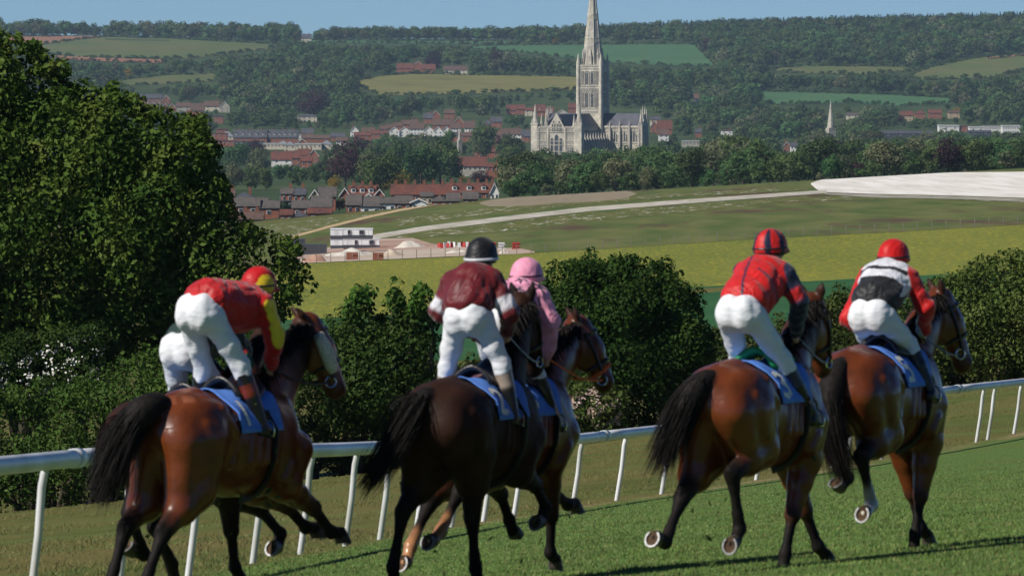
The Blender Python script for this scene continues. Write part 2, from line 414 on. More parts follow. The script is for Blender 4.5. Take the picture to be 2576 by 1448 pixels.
# ---------------------------------------------------------------- cathedral
def stone_mat(name, c1, c2, c3, s):
    return noise_mat(name, c1, c2, s, rough=.9, spec=.15, c3=c3, scale2=s * .35, bump=.3, bdist=.1)
M_STONE = stone_mat('limestone', (.46, .42, .33), (.66, .61, .50), (.36, .33, .28), .45)
M_STONE2 = stone_mat('weathered_limestone', (.39, .36, .30), (.54, .50, .42), (.29, .27, .24), .5)
M_LEAD = noise_mat('lead_roof', (.060, .060, .078), (.095, .095, .115), .25, rough=.6, spec=.3, stretch=(1, 1, .2))
M_GLASS = noise_mat('dark_leaded_glass', (.035, .042, .055), (.07, .08, .10), .8, rough=.35, spec=.5)

def lancet(mb, cx, y, z0, z1, w, axis='x', sgn=-1, depth=.25):
    """pointed window pane standing proud of nothing: a pointed-arch prism"""
    prof = [(-w / 2, z0), (w / 2, z0), (w / 2, z1 - w * .9)] + [(w / 2 * math.cos(t) , z1 - w * .9 + w * .9 * math.sin(t)) for t in np.linspace(.35, 1.2, 3)] + [(0, z1)]
    prof += [(-p[0], p[1]) for p in prof[-2:1:-1]]
    n = len(prof); V = []
    for d in (0, depth):
        for u, z in prof: V.append((cx + u, y + sgn * d, z) if axis == 'x' else (y + sgn * d, cx + u, z))
    V.append((cx, y + sgn * depth, (z0 + z1) / 2) if axis == 'x' else (y + sgn * depth, cx, (z0 + z1) / 2))
    F = [(i, (i + 1) % n, n + (i + 1) % n, n + i) for i in range(n)] + [(n + i, n + (i + 1) % n, 2 * n) for i in range(n)]
    mb.add(V, F)
def frustum(mb, cx, cy, z0, z1, r0, r1, n=8, rot=None):
    rot = math.pi / n if rot is None else rot
    V = [(cx + r * math.cos(2 * math.pi * i / n + rot), cy + r * math.sin(2 * math.pi * i / n + rot), z) for z, r in ((z0, r0), (z1, r1)) for i in range(n)]
    F = [(i, (i + 1) % n, n + (i + 1) % n, n + i) for i in range(n)]
    c = len(V); V += [(cx, cy, z1), (cx, cy, z0)]
    F += [(n + i, n + (i + 1) % n, c) for i in range(n)] + [((i + 1) % n, i, c + 1) for i in range(n)]
    mb.add(V, F)
def gable(mb, x0, x1, y0, y1, z0, z1, along='y'):
    """triangular prism: ridge along y or x"""
    if along == 'y':
        V = [(x0, y0, z0), (x1, y0, z0), ((x0 + x1) / 2, y0, z1), (x0, y1, z0), (x1, y1, z0), ((x0 + x1) / 2, y1, z1)]
    else:
        V = [(x0, y0, z0), (x0, y1, z0), (x0, (y0 + y1) / 2, z1), (x1, y0, z0), (x1, y1, z0), (x1, (y0 + y1) / 2, z1)]
        mb.add(V, [(0, 2, 1), (3, 4, 5), (0, 3, 5, 2), (2, 5, 4, 1), (1, 4, 3, 0)]); return
    mb.add(V, [(0, 1, 2), (3, 5, 4), (1, 4, 5, 2), (0, 2, 5, 3), (0, 3, 4, 1)])

def cathedral():
    Y0 = 4660.0; base = unproj(1400, 394, Y0)
    root = bpy.data.objects.new('cathedral', None); COL.objects.link(root)
    root.location = base; root.rotation_euler = (0, 0, math.radians(-17))
    tag(root, 'pale stone cathedral with tall central spire above the town trees', 'cathedral')
    W = {'win': []}
    def win(cx, y, z0, z1, w, axis='x', sgn=-1, surround=True):
        m = MB(); lancet(m, cx, y, z0, z1, w, axis, sgn, .12)
        o = m.build('window', M_GLASS, root)
        if surround:
            s = MB()
            for q in (-1, 1):
                a = cx + q * (w / 2 + .16)
                if axis == 'x': s.box(a - .14, a + .14, min(y, y + sgn * .4), max(y, y + sgn * .4), z0 - .1, z1 - w * .5)
                else: s.box(min(y, y + sgn * .4), max(y, y + sgn * .4), a - .14, a + .14, z0 - .1, z1 - w * .5)
            s.build('window_surround', M_STONE, o)
    # west front
    m = MB(); m.box(-17.3, 17.3, 0, 5, -6, 19.3); f = m.build('west_front', M_STONE, root)
    m = MB(); V = [(-6.1, -.25, 18.0), (6.1, -.25, 18.0), (0, -.25, 29.0), (-6.1, 1.2, 18.0), (6.1, 1.2, 18.0), (0, 1.2, 29.0)]
    m.add(V, [(0, 1, 2), (3, 5, 4), (1, 4, 5, 2), (0, 2, 5, 3)]); m.build('gable', M_STONE, root)
    for z, h, d in ((16.0, .5, .45), (9.9, .45, .45), (7.4, .4, .4), (3.2, .4, .4), (18.9, .6, .5)):
        MB().box(-17.5, 17.5, -d, 0, z, z + h).build('string_course', M_STONE2, f)
    for x in (-12.7, -5.9, 5.9, 12.7): MB().box(x - .55, x + .55, -.7, 0, -6, 18.8).build('buttress', M_STONE, f)
    # blind arcading and battlement: rows of slim shafts
    m = MB()
    for z0, z1, st in ((10.6, 15.6, 1.05), (7.9, 9.7, .9), (3.7, 7.2, 1.2), (16.7, 18.7, .95), (-2, 2.9, 1.3)):
        for x in np.arange(-16.6, 16.7, st):
            if abs(x) < 5.6 and z0 < 15: continue
            m.box(x - .15, x + .15, -.28, 0, z0, z1 - .5); lancet(m, x + st / 2, .02, z1 - .9, z1, st * .5, 'x', -1, .2)
    o = m.build('blind_arcade', M_STONE2, f); o['kind'] = 'stuff'
    m = MB()
    for x in np.arange(-16.9, 17, 1.3):
        if abs(x) > 6.3: m.box(x - .35, x + .35, -.2, .5, 19.3, 20.1)
    m.build('battlement', M_STONE, f)['kind'] = 'stuff'
    for x, z0, z1, w in ((-3.1, 2.6, 12.3, 1.8), (0, 1.0, 14.6, 2.4), (3.1, 2.6, 12.3, 1.8)): win(x, -.03, z0, z1, w)
    for x in (-2.7, -1.0, 1.0, 2.7): win(x, -.28, 17.4, 21.8, .75)
    for x in (-1.9, 1.9): win(x, -.28, 22.2, 23.6, .9, surround=False)
    for cx in (-9.4, 9.4):
        for q in (-1.9, -.7, .7, 1.9): win(cx + q, -.30, 2.4 if cx > 0 else 3.7, 6.2, .7)
    for x in (-15.2, 15.2):
        m = MB(); m.box(x - 2.2, x + 2.2, -.9, 4.3, -6, 21); m.box(x - 2.5, x + 2.5, -1.2, 4.6, 21, 21.8); t = m.build('corner_turret', M_STONE, root)
        m = MB(); frustum(m, x, 1.7, 21.8, 34.5, 2.2, .12, 8); m.build('turret_spire', M_STONE2, t)
        for q in (-1.8, 1.8):
            m = MB(); frustum(m, x + q, -.3, 21.8, 25, .5, .06, 4); m.build('pinnacle', M_STONE2, t)
    for x in (-11.2, 11.2):
        m = MB(); frustum(m, x, 3.0, 19.3, 28.5, 1.2, .08, 8); m.build('pinnacle', M_STONE2, root)
    # nave, aisles, flying buttresses
    m = MB(); m.box(-6.2, 6.2, 5, 79, -6, 18.4); m.build('nave_wall', M_STONE, root)
    m = MB(); gable(m, -6.9, 6.9, 4.6, 79, 18.4, 27.7); m.build('nave_roof', M_LEAD, root)
    for s in (-1, 1):
        m = MB(); m.box(*sorted((s * 6.2, s * 12.6)), 5, 77, -6, 8.6); m.build('aisle_wall', M_STONE, root)
        m = MB(); x0, x1 = s * 6.2, s * 13
        m.add([(x0, 5, 12.2), (x1, 5, 8.6), (x1, 77, 8.6), (x0, 77, 12.2), (x0, 5, 8.55), (x0, 77, 8.55)], [(0, 1, 2, 3), (1, 0, 4), (3, 2, 5)]); m.build('aisle_roof', M_LEAD, root)
        m = MB(); m.box(s * 6.35 - .3, s * 6.35 + .3, 5, 79, 18.2, 19.3); m.build('parapet', M_STONE, root)
        for y in np.arange(10, 76, 6.4):
            m = MB()
            m.box(s * 12.9 - .9, s * 12.9 + .9, y - .7, y + .7, -6, 11.5)
            frustum(m, s * 12.9, y, 11.5, 15.5, .8, .06, 4)
            a, b = s * 6.2, s * 12.9
            m.add([(a, y - .4, 16.6), (a, y + .4, 16.6), (b, y + .4, 10.6), (b, y - .4, 10.6), (a, y - .4, 15.2), (a, y + .4, 15.2), (b, y + .4, 9.0), (b, y - .4, 9.0)], [(0, 1, 2, 3), (4, 7, 6, 5), (0, 3, 7, 4), (1, 5, 6, 2)])
            m.build('flying_buttress', M_STONE2, root)
            if s > 0:
                for q in (-1.2, 0, 1.2): win(y + 3.1 + q, 6.22, 12.6, 17.2 if q == 0 else 16.2, .8, 'y', 1, False)
    # main transept with its lancet groups
    m = MB(); m.box(-31, 36, 78.5, 92, -6, 18.8); tr = m.build('transept_wall', M_STONE, root)
    m = MB(); gable(m, -31, 36, 78.0, 92.5, 18.8, 27.7, 'x'); m.build('transept_roof', M_LEAD, root)
    MB().box(-31.2, 36.2, 78.0, 78.5, 18.2, 19.4).build('parapet', M_STONE, tr)
    m = MB()
    for x in np.arange(7.5, 36, 1.0): m.box(x - .12, x + .12, 77.85, 78.0, 17.2, 18.3)
    m.build('corbel_table', M_STONE2, tr)['kind'] = 'stuff'
    MB().box(6.3, 36.3, 78.1, 78.5, 7.6, 8.1).build('string_course', M_STONE2, tr)
    for x in (7.2, 13.9, 20.7, 27.5, 34.2):
        m = MB(); m.box(x - .7, x + .7, 77.0, 78.5, -6, 17.2); frustum(m, x, 77.9, 18.9, 23.0, .7, .06, 4); m.box(x - .6, x + .6, 77.3, 78.5, 17.2, 18.9); m.build('buttress', M_STONE2, tr)
    for cx in (10.5, 17.3, 24.1, 30.8):
        for q, z1 in ((-1.55, 13.6), (0, 15.3), (1.55, 13.6)): win(cx + q, 78.45, 9.0, z1, 1.15 if q == 0 else .8)
        m = MB(); m.box(cx - 2.6, cx + 2.6, 78.2, 78.5, 15.6, 16.2); m.build('hood_mould', M_STONE2, tr)
    for s, xe in ((-1, -31.0), (1, 36.0)):
        m = MB(); V = [(xe - s * .1, 78.5, 18.8), (xe - s * .1, 92, 18.8), (xe - s * .1, 85.2, 28.6), (xe + s * .6, 78.5, 18.8), (xe + s * .6, 92, 18.8), (xe + s * .6, 85.2, 28.6)]
        m.add(V, [(0, 1, 2), (3, 5, 4), (0, 3, 4, 1), (1, 4, 5, 2), (2, 5, 3, 0)]); m.build('transept_gable', M_STONE2, root)
        for y in (78.6, 82.5, 88, 92):
            x = xe - s * .4
            m = MB(); m.box(x - 1.1, x + 1.1, y - 1.1, y + 1.1, -6, 21); frustum(m, x, y, 21, 31 if y in (78.6, 92) else 33, 1.3, .08, 8); m.build('corner_turret', M_STONE2, root)
        for y, z in ((81.5, 5), (85.2, 5), (88.9, 5)): win(y, xe + s * .02, z, 15, 1.2, 'y', s, False)
    # choir beyond the tower
    m = MB(); m.box(-6.2, 6.2, 92, 129, -6, 18.4); m.build('choir_wall', M_STONE, root)
    m = MB(); gable(m, -6.9, 6.9, 92, 130, 18.4, 27.0); m.build('choir_roof', M_LEAD, root)
    # tower
    cy = 85.2; hw = 7.9
    m = MB(); m.box(-hw, hw, cy - hw, cy + hw, 15, 59); tw = m.build('tower', M_STONE, root)
    for z, h in ((28.6, .9), (44.2, .8), (45.8, .5), (57.4, .8), (59, 1.1), (30.6, .4)):
        MB().box(-hw - .35, hw + .35, cy - hw - .35, cy + hw + .35, z, z + h).build('string_course', M_STONE2, tw)
    for sx in (-1, 1):
        for sy in (-1, 1):
            m = MB(); frustum(m, sx * hw, cy + sy * hw, 15, 61, 1.45, 1.3, 8); frustum(m, sx * hw, cy + sy * hw, 61, 68, 1.35, .08, 8); m.build('corner_turret', M_STONE, tw)
    for z0, z1 in ((32.0, 41.0), (47.4, 55.0)):
        for face in range(3):
            for c in (-4.6, -1.95, 1.95, 4.6):
                ws = (-.55, .55) if abs(c) < 3 else (0,)
                for q in ws:
                    if abs(c) > 3:
                        continue
                    if face == 0: win(c + q, cy - hw - .02, z0, z1, .78)
                    elif face == 1: win(cy + c + q, hw + .02, z0, z1, .78, 'y', 1)
                    else: win(cy + c + q, -hw - .02, z0, z1, .78, 'y', -1, False)
        m = MB()
        for c in (-6.2, -5.3, -4.4, -3.5, -.45, .45, 3.5, 4.4, 5.3, 6.2):
            m.box(c - .16, c + .16, cy - hw - .45, cy - hw, z0 - .3, z1 + .4); m.box(hw, hw + .45, cy + c - .16, cy + c + .16, z0 - .3, z1 + .4)
        for c in (-5.3, -2.0, 2.0, 5.3):
            for q in (-.7, .7): m.box(c + q - .5, c + q + .5, cy - hw - .5, cy - hw, z1 + .6, z1 + 1.1)
        m.build('shafts', M_STONE2, tw)['kind'] = 'stuff'
    m = MB()
    for t in np.arange(-7.4, 7.5, .9):
        m.box(t - .22, t + .22, cy - hw - .3, cy - hw, 60.1, 60.9); m.box(hw, hw + .3, cy + t - .22, cy + t + .22, 60.1, 60.9)
    for t in np.arange(-7.2, 7.3, 1.1):
        m.box(t - .25, t + .25, cy - hw - .55, cy - hw, 42.6, 44.0); m.box(hw, hw + .55, cy + t - .25, cy + t + .25, 42.6, 44.0)
    m.build('battlement', M_STONE2, tw)['kind'] = 'stuff'
    # spire, slightly swelling
    def rs(z): return 6.75 * (1 - (z - 59.8) / (123 - 59.8)) * (1 + .06 * math.sin(math.pi * (z - 59.8) / 63)) + .12
    m = MB(); zs = np.linspace(59.8, 123, 12)
    for a, b in zip(zs[:-1], zs[1:]): frustum(m, 0, cy, a, b, rs(a), rs(b), 8)
    sp = m.build('spire', M_STONE2, root)
    for z, h in ((75.3, 3.0), (91.0, 3.4), (107, 3.2)):
        m = MB()
        for q in (0, h): frustum(m, 0, cy, z + q - .2, z + q + .2, rs(z + q) + .22, rs(z + q) + .2, 8)
        for i in range(8):
            for u in np.linspace(.15, .85, 4):
                a0 = 2 * math.pi * i / 8 + math.pi / 8; a1 = a0 + 2 * math.pi / 8
                for q0, q1 in ((z, z + h), (z + h, z)):
                    r0, r1 = rs(q0) + .05, rs(q1) + .05
                    def pt(uu, r, zz): return ((math.cos(a0) * (1 - uu) + math.cos(a1) * uu) * r, cy + (math.sin(a0) * (1 - uu) + math.sin(a1) * uu) * r, zz)
                    m.tube([pt(u - .1, r0, q0), pt(u + .1, r1, q1)], .13, 4, False)
        m.build('carved_band', M_STONE, sp)['kind'] = 'stuff'
    for i in range(8):
        a = 2 * math.pi * i / 8 + math.pi / 8
        m = MB(); m.tube([(math.cos(a) * rs(z), cy + math.sin(a) * rs(z), z) for z in (60, 80, 100, 122)], [.28, .24, .18, .1], 5, False); m.build('rib', M_STONE, sp)
    for i in range(4):
        a = math.pi / 2 * i
        x, y = math.cos(a) * 6.1, cy + math.sin(a) * 6.1
        m = MB(); m.box(x - 1.1, x + 1.1, y - 1.1, y + 1.1, 59.8, 66); frustum(m, x, y, 66, 71, 1.4, .08, 4, math.pi / 4); m.build('dormer_pinnacle', M_STONE, sp)
    for sx in (-1, 1):
        for sy in (-1, 1):
            for r, z in ((5.2, 71.5), (6.3, 66)):
                m = MB(); frustum(m, sx * r, cy + sy * r, 59.8, z - 5, .8, .75, 6); frustum(m, sx * r, cy + sy * r, z - 5, z, .95, .06, 6); m.build('pinnacle', M_STONE2, sp)
cathedral()
KEEP.append((np.array([1332., 1470.]), np.array([255., 255.]), np.array([378., 378.])))
KEEP.append((np.array([1460., 1532.]), np.array([100., 100.]), np.array([372., 372.])))
KEEP.append((np.array([1528., 1640.]), np.array([272., 272.]), np.array([362., 362.])))

def small_spire(name, label, dx, top, bot, Y, w, mat):
    P = unproj(dx, bot, Y); k = Y / FPX
    r = bpy.data.objects.new(name, None); COL.objects.link(r); r.location = P; r.rotation_euler = (0, 0, .4)
    tag(r, label, 'church spire')
    h = (bot - top) * k
    m = MB(); frustum(m, 0, 0, 0, h, w * k / 2, .05, 8); s = m.build('spire', mat, r)
    m = MB(); hw = w * k / 2 * 1.05; m.box(-hw, hw, -hw, hw, -14, -.02); m.build('tower', mat, r)
    for q in (.25, .5, .74): 
        rr = w * k / 2 * (1 - q) + .08; m = MB(); frustum(m, 0, 0, h * q - .15, h * q + .15, rr + .1, rr + .1, 8); m.build('band', mat, s)
    for i in range(4):
        a = math.pi / 2 * i; m = MB(); rr = w * k / 2 * .86; frustum(m, rr * math.cos(a), rr * math.sin(a), 0, h * .2, .35, .03, 4); m.build('lucarne', mat, s)
small_spire('church_spire', 'slim grey stone spire rising from trees right of the cathedral', 2090, 252, 322, 4900, 19, M_STONE2)
small_spire('church_spire', 'tiny pale spire among trees left of the cathedral', 1156, 322, 352, 4300, 9, M_STONE2)
KEEP.append((np.array([2078., 2102.]), np.array([252., 252.]), np.array([318., 318.])))
KEEP.append((np.array([1150., 1162.]), np.array([322., 322.]), np.array([360., 360.])))
# ---------------------------------------------------------------- town: houses
WALLS = {'brick': noise_mat('red_brick', (.21, .075, .045), (.29, .115, .07), 1.2, rough=.9), 'white': noise_mat('white_render', (.60, .59, .55), (.72, .71, .67), .6, rough=.85),
         'cream': noise_mat('cream_render', (.46, .41, .31), (.56, .51, .40), .6, rough=.85), 'stone': noise_mat('grey_stone_wall', (.30, .28, .23), (.42, .39, .32), .8, rough=.9),
         'buff': noise_mat('buff_brick', (.36, .27, .17), (.44, .34, .22), 1.0, rough=.9), 'dark': noise_mat('dark_cladding', (.04, .045, .055), (.07, .075, .085), .7, rough=.6)}
ROOFS = {'tile': noise_mat('red_tile', (.11, .038, .026), (.165, .062, .042), 1.5, rough=.85, c3=(.075, .038, .032), scale2=.25), 'brown': noise_mat('brown_tile', (.085, .050, .038), (.14, .085, .065), 1.5, rough=.85, c3=(.07, .055, .045), scale2=.3),
         'slate': noise_mat('blue_slate', (.055, .058, .068), (.095, .098, .112), 1.5, rough=.6, c3=(.045, .045, .05), scale2=.3), 'grey': noise_mat('grey_tile', (.075, .066, .060), (.12, .105, .095), 1.5, rough=.85, c3=(.06, .052, .048), scale2=.3),
         'lead': noise_mat('grey_lead', (.16, .17, .19), (.22, .23, .25), .6, rough=.5), 'flat': noise_mat('pale_flat_roof', (.35, .35, .34), (.48, .48, .46), .4, rough=.8)}
M_WFRAME = flat_mat('white_window_frame', (.68, .68, .66), .6)
M_PANE = flat_mat('window_pane', (.035, .04, .05), .2, .5)
M_BARGE = flat_mat('white_bargeboard', (.66, .65, .62), .7)
M_POT = noise_mat('chimney_brick', (.16, .065, .042), (.22, .095, .06), 2.0, rough=.9)
_b = MB(); _b.box(-.42, .42, -.08, 0, -.42, .42); ME_FRAME = _b.mesh('window'); ME_FRAME.materials.append(M_WFRAME)
_b = MB(); _b.box(-.34, .34, -.13, -.09, -.35, .35); ME_PANE = _b.mesh('pane'); ME_PANE.materials.append(M_PANE)
def window(parent, x, y, z, w, h):
    o = link('window', ME_FRAME, parent); o.location = (x, y, z); o.scale = (w, 1, h); link('pane', ME_PANE, o)
ORD = ['leftmost', 'second from left', 'third from left', 'fourth from left', 'fifth from left', 'sixth from left', 'seventh from left', 'eighth from left', 'ninth from left', 'tenth from left', 'eleventh from left', 'twelfth from left', 'thirteenth from left', 'fourteenth from left', 'fifteenth from left', 'sixteenth from left']

def house(label, x0, x1, ridge, eave, hw, typ='side', wall='brick', roof='tile', chim=1, dorm=0, wins=2, depth=8.0, ymin=1850, group=None, rot=0.0, keepw=.5, skyl=0, name='house', floors=None, Y=None):
    dx = (x0 + x1) / 2
    if Y is None:
        Y = 4000.0
        for _ in range(6):
            P = hit(dx, eave + hw * FPX / Y, ymin); Y = P[1]
    P = np.array([(dx - CX) / FPX * Y, Y, 0.])
    k = Y / FPX; w = (x1 - x0) * k; rise = max((eave - ridge) * k, .6); z0 = -4.0
    r = bpy.data.objects.new(name, None); COL.objects.link(r)
    r.location = (P[0], Y, -(eave - HZ) * k - hw); r.rotation_euler = (0, 0, rot)
    tag(r, label, 'house' if name == 'house' else name.replace('_', ' '), group)
    a, b = -w / 2, w / 2; M = MB()
    M.box(a, b, 0, depth, z0, hw)
    if typ == 'gable':
        M.add([(a, .01, hw), (b, .01, hw), (0, .01, hw + rise)], [(0, 1, 2)])
    elif typ == 'side':
        for x in (a + .01, b - .01): M.add([(x, 0, hw), (x, depth, hw), (x, depth / 2, hw + rise)], [(0, 1, 2)])
    M.build('wall', WALLS[wall], r)
    R = MB(); o = .35; th = .22
    def slab(p):   # quad with thickness
        p = [Vector(q) for q in p]; n = (p[1] - p[0]).cross(p[2] - p[0]).normalized() * th
        if n.z < 0: n = -n
        R.add([q for q in p] + [q + n for q in p], [(0, 1, 2, 3), (4, 5, 6, 7), (0, 1, 5, 4), (1, 2, 6, 5), (2, 3, 7, 6), (3, 0, 4, 7)])
    if typ == 'side':
        dz = rise / (depth / 2) * o
        slab([(a - o, -o, hw - dz), (b + o, -o, hw - dz), (b + o, depth / 2, hw + rise), (a - o, depth / 2, hw + rise)])
        slab([(a - o, depth + o, hw - dz), (b + o, depth + o, hw - dz), (b + o, depth / 2, hw + rise + .03), (a - o, depth / 2, hw + rise + .03)])
    elif typ == 'gable':
        dz = rise / (w / 2) * o
        slab([(a - o, -o, hw - dz), (a - o, depth, hw - dz), (0, depth, hw + rise), (0, -o, hw + rise)])
        slab([(b + o, -o, hw - dz), (b + o, depth, hw - dz), (0, depth, hw + rise + .03), (0, -o, hw + rise + .03)])
        B = MB()
        for s, q in ((-1, a - o), (1, b + o)):
            B.add([(q, -o - .12, hw - dz), (0, -o - .12, hw + rise), (0, -o - .12, hw + rise + .38), (q, -o - .12, hw - dz + .38), (q, -o - .02, hw - dz), (0, -o - .02, hw + rise), (0, -o - .02, hw + rise + .38), (q, -o - .02, hw - dz + .38)], [(0, 1, 2, 3), (4, 7, 6, 5), (3, 2, 6, 7), (0, 4, 5, 1)])
        B.build('bargeboard', M_BARGE, r)
    elif typ == 'hip':
        t = min(w * .5, depth * .5) * .95 if w > depth * 1.1 else w * .5
        R.add([(a - o, -o, hw), (b + o, -o, hw), (b + o, depth + o, hw), (a - o, depth + o, hw), (a + t, depth / 2, hw + rise), (b - t, depth / 2, hw + rise)], [(0, 1, 5, 4), (2, 3, 4, 5), (1, 2, 5), (3, 0, 4)])
    else:
        R.box(a - .3, b + .3, -.3, depth + .3, hw + .02, hw + rise)
    ro = R.build('roof', ROOFS[roof], r)
    nf = floors or (2 if hw > 4 else 1)
    for f in range(nf):
        z = hw - 1.15 - f * 2.6
        for i in range(wins):
            window(r, a + w * (i + .5) / wins, -.02, z, min(1.5, w / wins * .5), 1.25)
    for i in range(chim):
        x = a + w * ((i + .5) / chim if chim > 1 else .8)
        if typ == 'gable': x = a + w * (.25 + .5 * (i % 2))
        m = MB(); m.box(x - .45, x + .45, depth / 2 - .35, depth / 2 + .35, hw + rise * .5, hw + rise + 1.3)
        m.tube([(x - .2, depth / 2, hw + rise + 1.3), (x - .2, depth / 2, hw + rise + 1.75)], .13, 6); m.tube([(x + .2, depth / 2, hw + rise + 1.3), (x + .2, depth / 2, hw + rise + 1.75)], .13, 6)
        m.build('chimney', M_POT, ro)
    for i in range(dorm):
        x = a + w * (i + .5) / dorm; z = hw + rise * .28; y = depth / 2 * .28
        m = MB(); m.box(x - .75, x + .75, y - .35, y + 1.6, z, z + 1.35)
        d = m.build('dormer', M_BARGE, ro); m = MB(); gable(m, x - .95, x + .95, y - .5, y + 2.2, z + 1.35, z + 2.15); m.build('dormer_roof', ROOFS[roof], ro)
        q = link('window', ME_FRAME, ro); q.location = (x, y - .36, z + .75); q.scale = (1.15, 1, 1.0); link('pane', ME_PANE, q)
    for i in range(skyl):
        x = a + w * (i + .5) / skyl; u = .45
        m = MB(); z = hw + rise * u; y = depth / 2 * u; s = rise / (depth / 2)
        m.add([(x - .4, y - .5, z - .5 * s + .26), (x + .4, y - .5, z - .5 * s + .26), (x + .4, y + .5, z + .5 * s + .26), (x - .4, y + .5, z + .5 * s + .26)], [(0, 1, 2, 3)])
        m.build('skylight', M_PANE, ro)
    if keepw is not None: KEEP.append((np.array([x0 - 2., x1 + 2.]), np.array([ridge] * 2, float), np.array([eave + keepw * hw / k] * 2)))
    return r

def zA(x, y): return .67083 * (760 + x / 2.0774), .67083 * (400 + y / 2.0774)
def zB(x, y): return .67083 * x / 2.011, .67083 * y / 2.011
def zC(x, y): return .67083 * (1900 + x / 2.335), .67083 * y / 2.335
def zD(x, y): return .67083 * (2500 + x * .5249), .67083 * y * .5249
def row(z, what, where, items, group, cat='house', **kw):
    items = sorted(items, key=lambda q: q[0])
    for i, it in enumerate(items):
        x0, x1, ri, ea = it[:4]; opt = dict(kw); opt.update(it[4] if len(it) > 4 else {})
        (a, r_), (b, e_) = z(x0, ri), z(x1, ea)
        w = opt.pop('what', what)
        house(f"{w} {where}, {ORD[i]}" if len(items) > 1 else f"{w} {where}", a, b, r_, e_, opt.pop('hw', 5.0), group=group, **opt)
D_ = dict
# estate just beyond the crest (left of centre)
row(zA, 'grey-roofed bungalow', 'in the lowest estate row', [(250, 440, 712, 775), (440, 592, 738, 790, D_(wins=1)), (700, 850, 735, 790), (850, 1000, 700, 780, D_(wall='buff')), (1120, 1232, 692, 765), (1232, 1395, 705, 775, D_(wall='white')), (1385, 1505, 715, 755, D_(wall='white', hw=2.8)), (1500, 1630, 700, 755), (1620, 1745, 722, 750, D_(roof='tile', what='red-roofed bungalow', wall='white', typ='gable')), (1785, 1905, 690, 738, D_(typ='hip')), (1905, 2000, 680, 735), (2030, 2140, 668, 720)], 'estate bungalows', roof='grey', hw=2.7, chim=0, wins=2, wall='brick', depth=7, keepw=.3, Y=1960)
row(zA, 'grey-roofed house', 'in the second estate row', [(248, 395, 668, 705, D_(typ='hip', roof='slate')), (165, 245, 655, 700, D_(roof='brown')), (400, 505, 715, 745, D_(chim=0)), (605, 705, 700, 735, D_(roof='slate', chim=0)), (612, 700, 640, 680), (700, 800, 640, 688, D_(roof='slate')), (833, 912, 652, 705, D_(typ='gable', wall='buff', chim=0)), (905, 1035, 628, 700, D_(chim=0)), (1255, 1330, 683, 712, D_(typ='gable', wall='white', chim=0)), (1700, 1790, 672, 700, D_(wall='buff', chim=0))], 'estate houses', roof='grey', hw=4.0, wins=2, keepw=.3, Y=2090)
row(zA, 'dark-roofed house', 'below the estate at the crest', [(285, 465, 825, 880, D_(roof='brown', chim=2)), (690, 815, 815, 858, D_(roof='slate', typ='hip')), (605, 695, 808, 845, D_(roof='tile', wall='brick')), (820, 1000, 798, 832, D_(roof='tile', wall='brick', what='red-brick house', skyl=1))], 'houses at the crest', hw=2.8, wins=2, chim=0, keepw=.2, Y=1890)
row(zA, 'long red-tiled terrace', 'behind the estate', [(1470, 1905, 610, 684, D_(chim=6, skyl=8, wins=10, what='long red-tiled terrace with skylights')), (1905, 2245, 600, 670, D_(chim=5, dorm=3, wins=6, what='long red-tiled terrace with white dormers'))], 'red terraces', roof='tile', hw=5.2, keepw=.2, Y=2260)
row(zA, 'red-tiled house', 'beside the long terrace', [(1068, 1145, 640, 692, D_(typ='gable', chim=0)), (1140, 1345, 618, 690, D_(dorm=3, chim=3, depth=7)), (1342, 1412, 648, 690, D_(typ='gable', chim=1)), (2242, 2305, 602, 668, D_(typ='gable', wall='white', roof='grey', what='white-gabled house', chim=1))], 'red houses', roof='tile', hw=5.0, keepw=.2, Y=2200)
# riverside houses and close
row(zA, 'red-roofed house', 'among trees below the hospital', [(535, 692, 352, 412, D_(wall='white', chim=2, what='red-roofed white house')), (690, 760, 345, 400), (755, 830, 330, 375, D_(chim=2)), (825, 905, 335, 385, D_(typ='gable')), (765, 850, 385, 425)], 'riverside houses', roof='tile', hw=4.6)
row(zA, 'old school building', 'below the cathedral', [(1985, 2215, 392, 462, D_(wall='stone', wins=6, chim=0, what='long stone building with red roof')), (2208, 2312, 440, 470, D_(typ='side', roof='tile', wins=3, what='red-brick house with white windows'))], 'close buildings', roof='tile', hw=5.5, floors=1)
row(zA, 'red-roofed house', 'left of the cathedral front', [(2190, 2312, 306, 352), (2110, 2185, 300, 340, D_(roof='brown'))], 'close houses', roof='tile', hw=4.5, chim=1)
# hospital terrace and pavilions
row(zA, 'slate-roofed brick terrace', 'with white arched dormers', [(238, 500, 180, 238, D_(dorm=5, wins=6, chim=3)), (500, 745, 180, 238, D_(dorm=6, wins=6, chim=3))], 'hospital terraces', roof='slate', hw=5.5)
row(zA, 'brick block', 'at the left end of the terrace', [(75, 195, 206, 212, D_(hw=7.5)), (108, 192, 172, 180, D_(hw=9.0, what='taller brick block'))], 'brick blocks', typ='flat', roof='tile', wall='brick', wins=3, chim=0, name='brick_block')
row(zA, 'grey pyramid-roofed pavilion', 'in front of the terrace', [(142, 240, 194, 232), (588, 662, 263, 288), (635, 722, 270, 300), (920, 1010, 262, 292)], 'pavilions', typ='hip', roof='lead', wall='cream', hw=4, chim=0, name='pavilion')
row(zA, 'white-walled building', 'beside the terrace', [(745, 770, 205, 212, D_(typ='flat', wins=1)), (768, 862, 172, 208, D_(roof='slate')), (770, 860, 215, 245, D_(roof='brown', wall='brick', what='brown-roofed building', hw=3.5))], 'terrace end buildings', roof='slate', wall='white', hw=5)
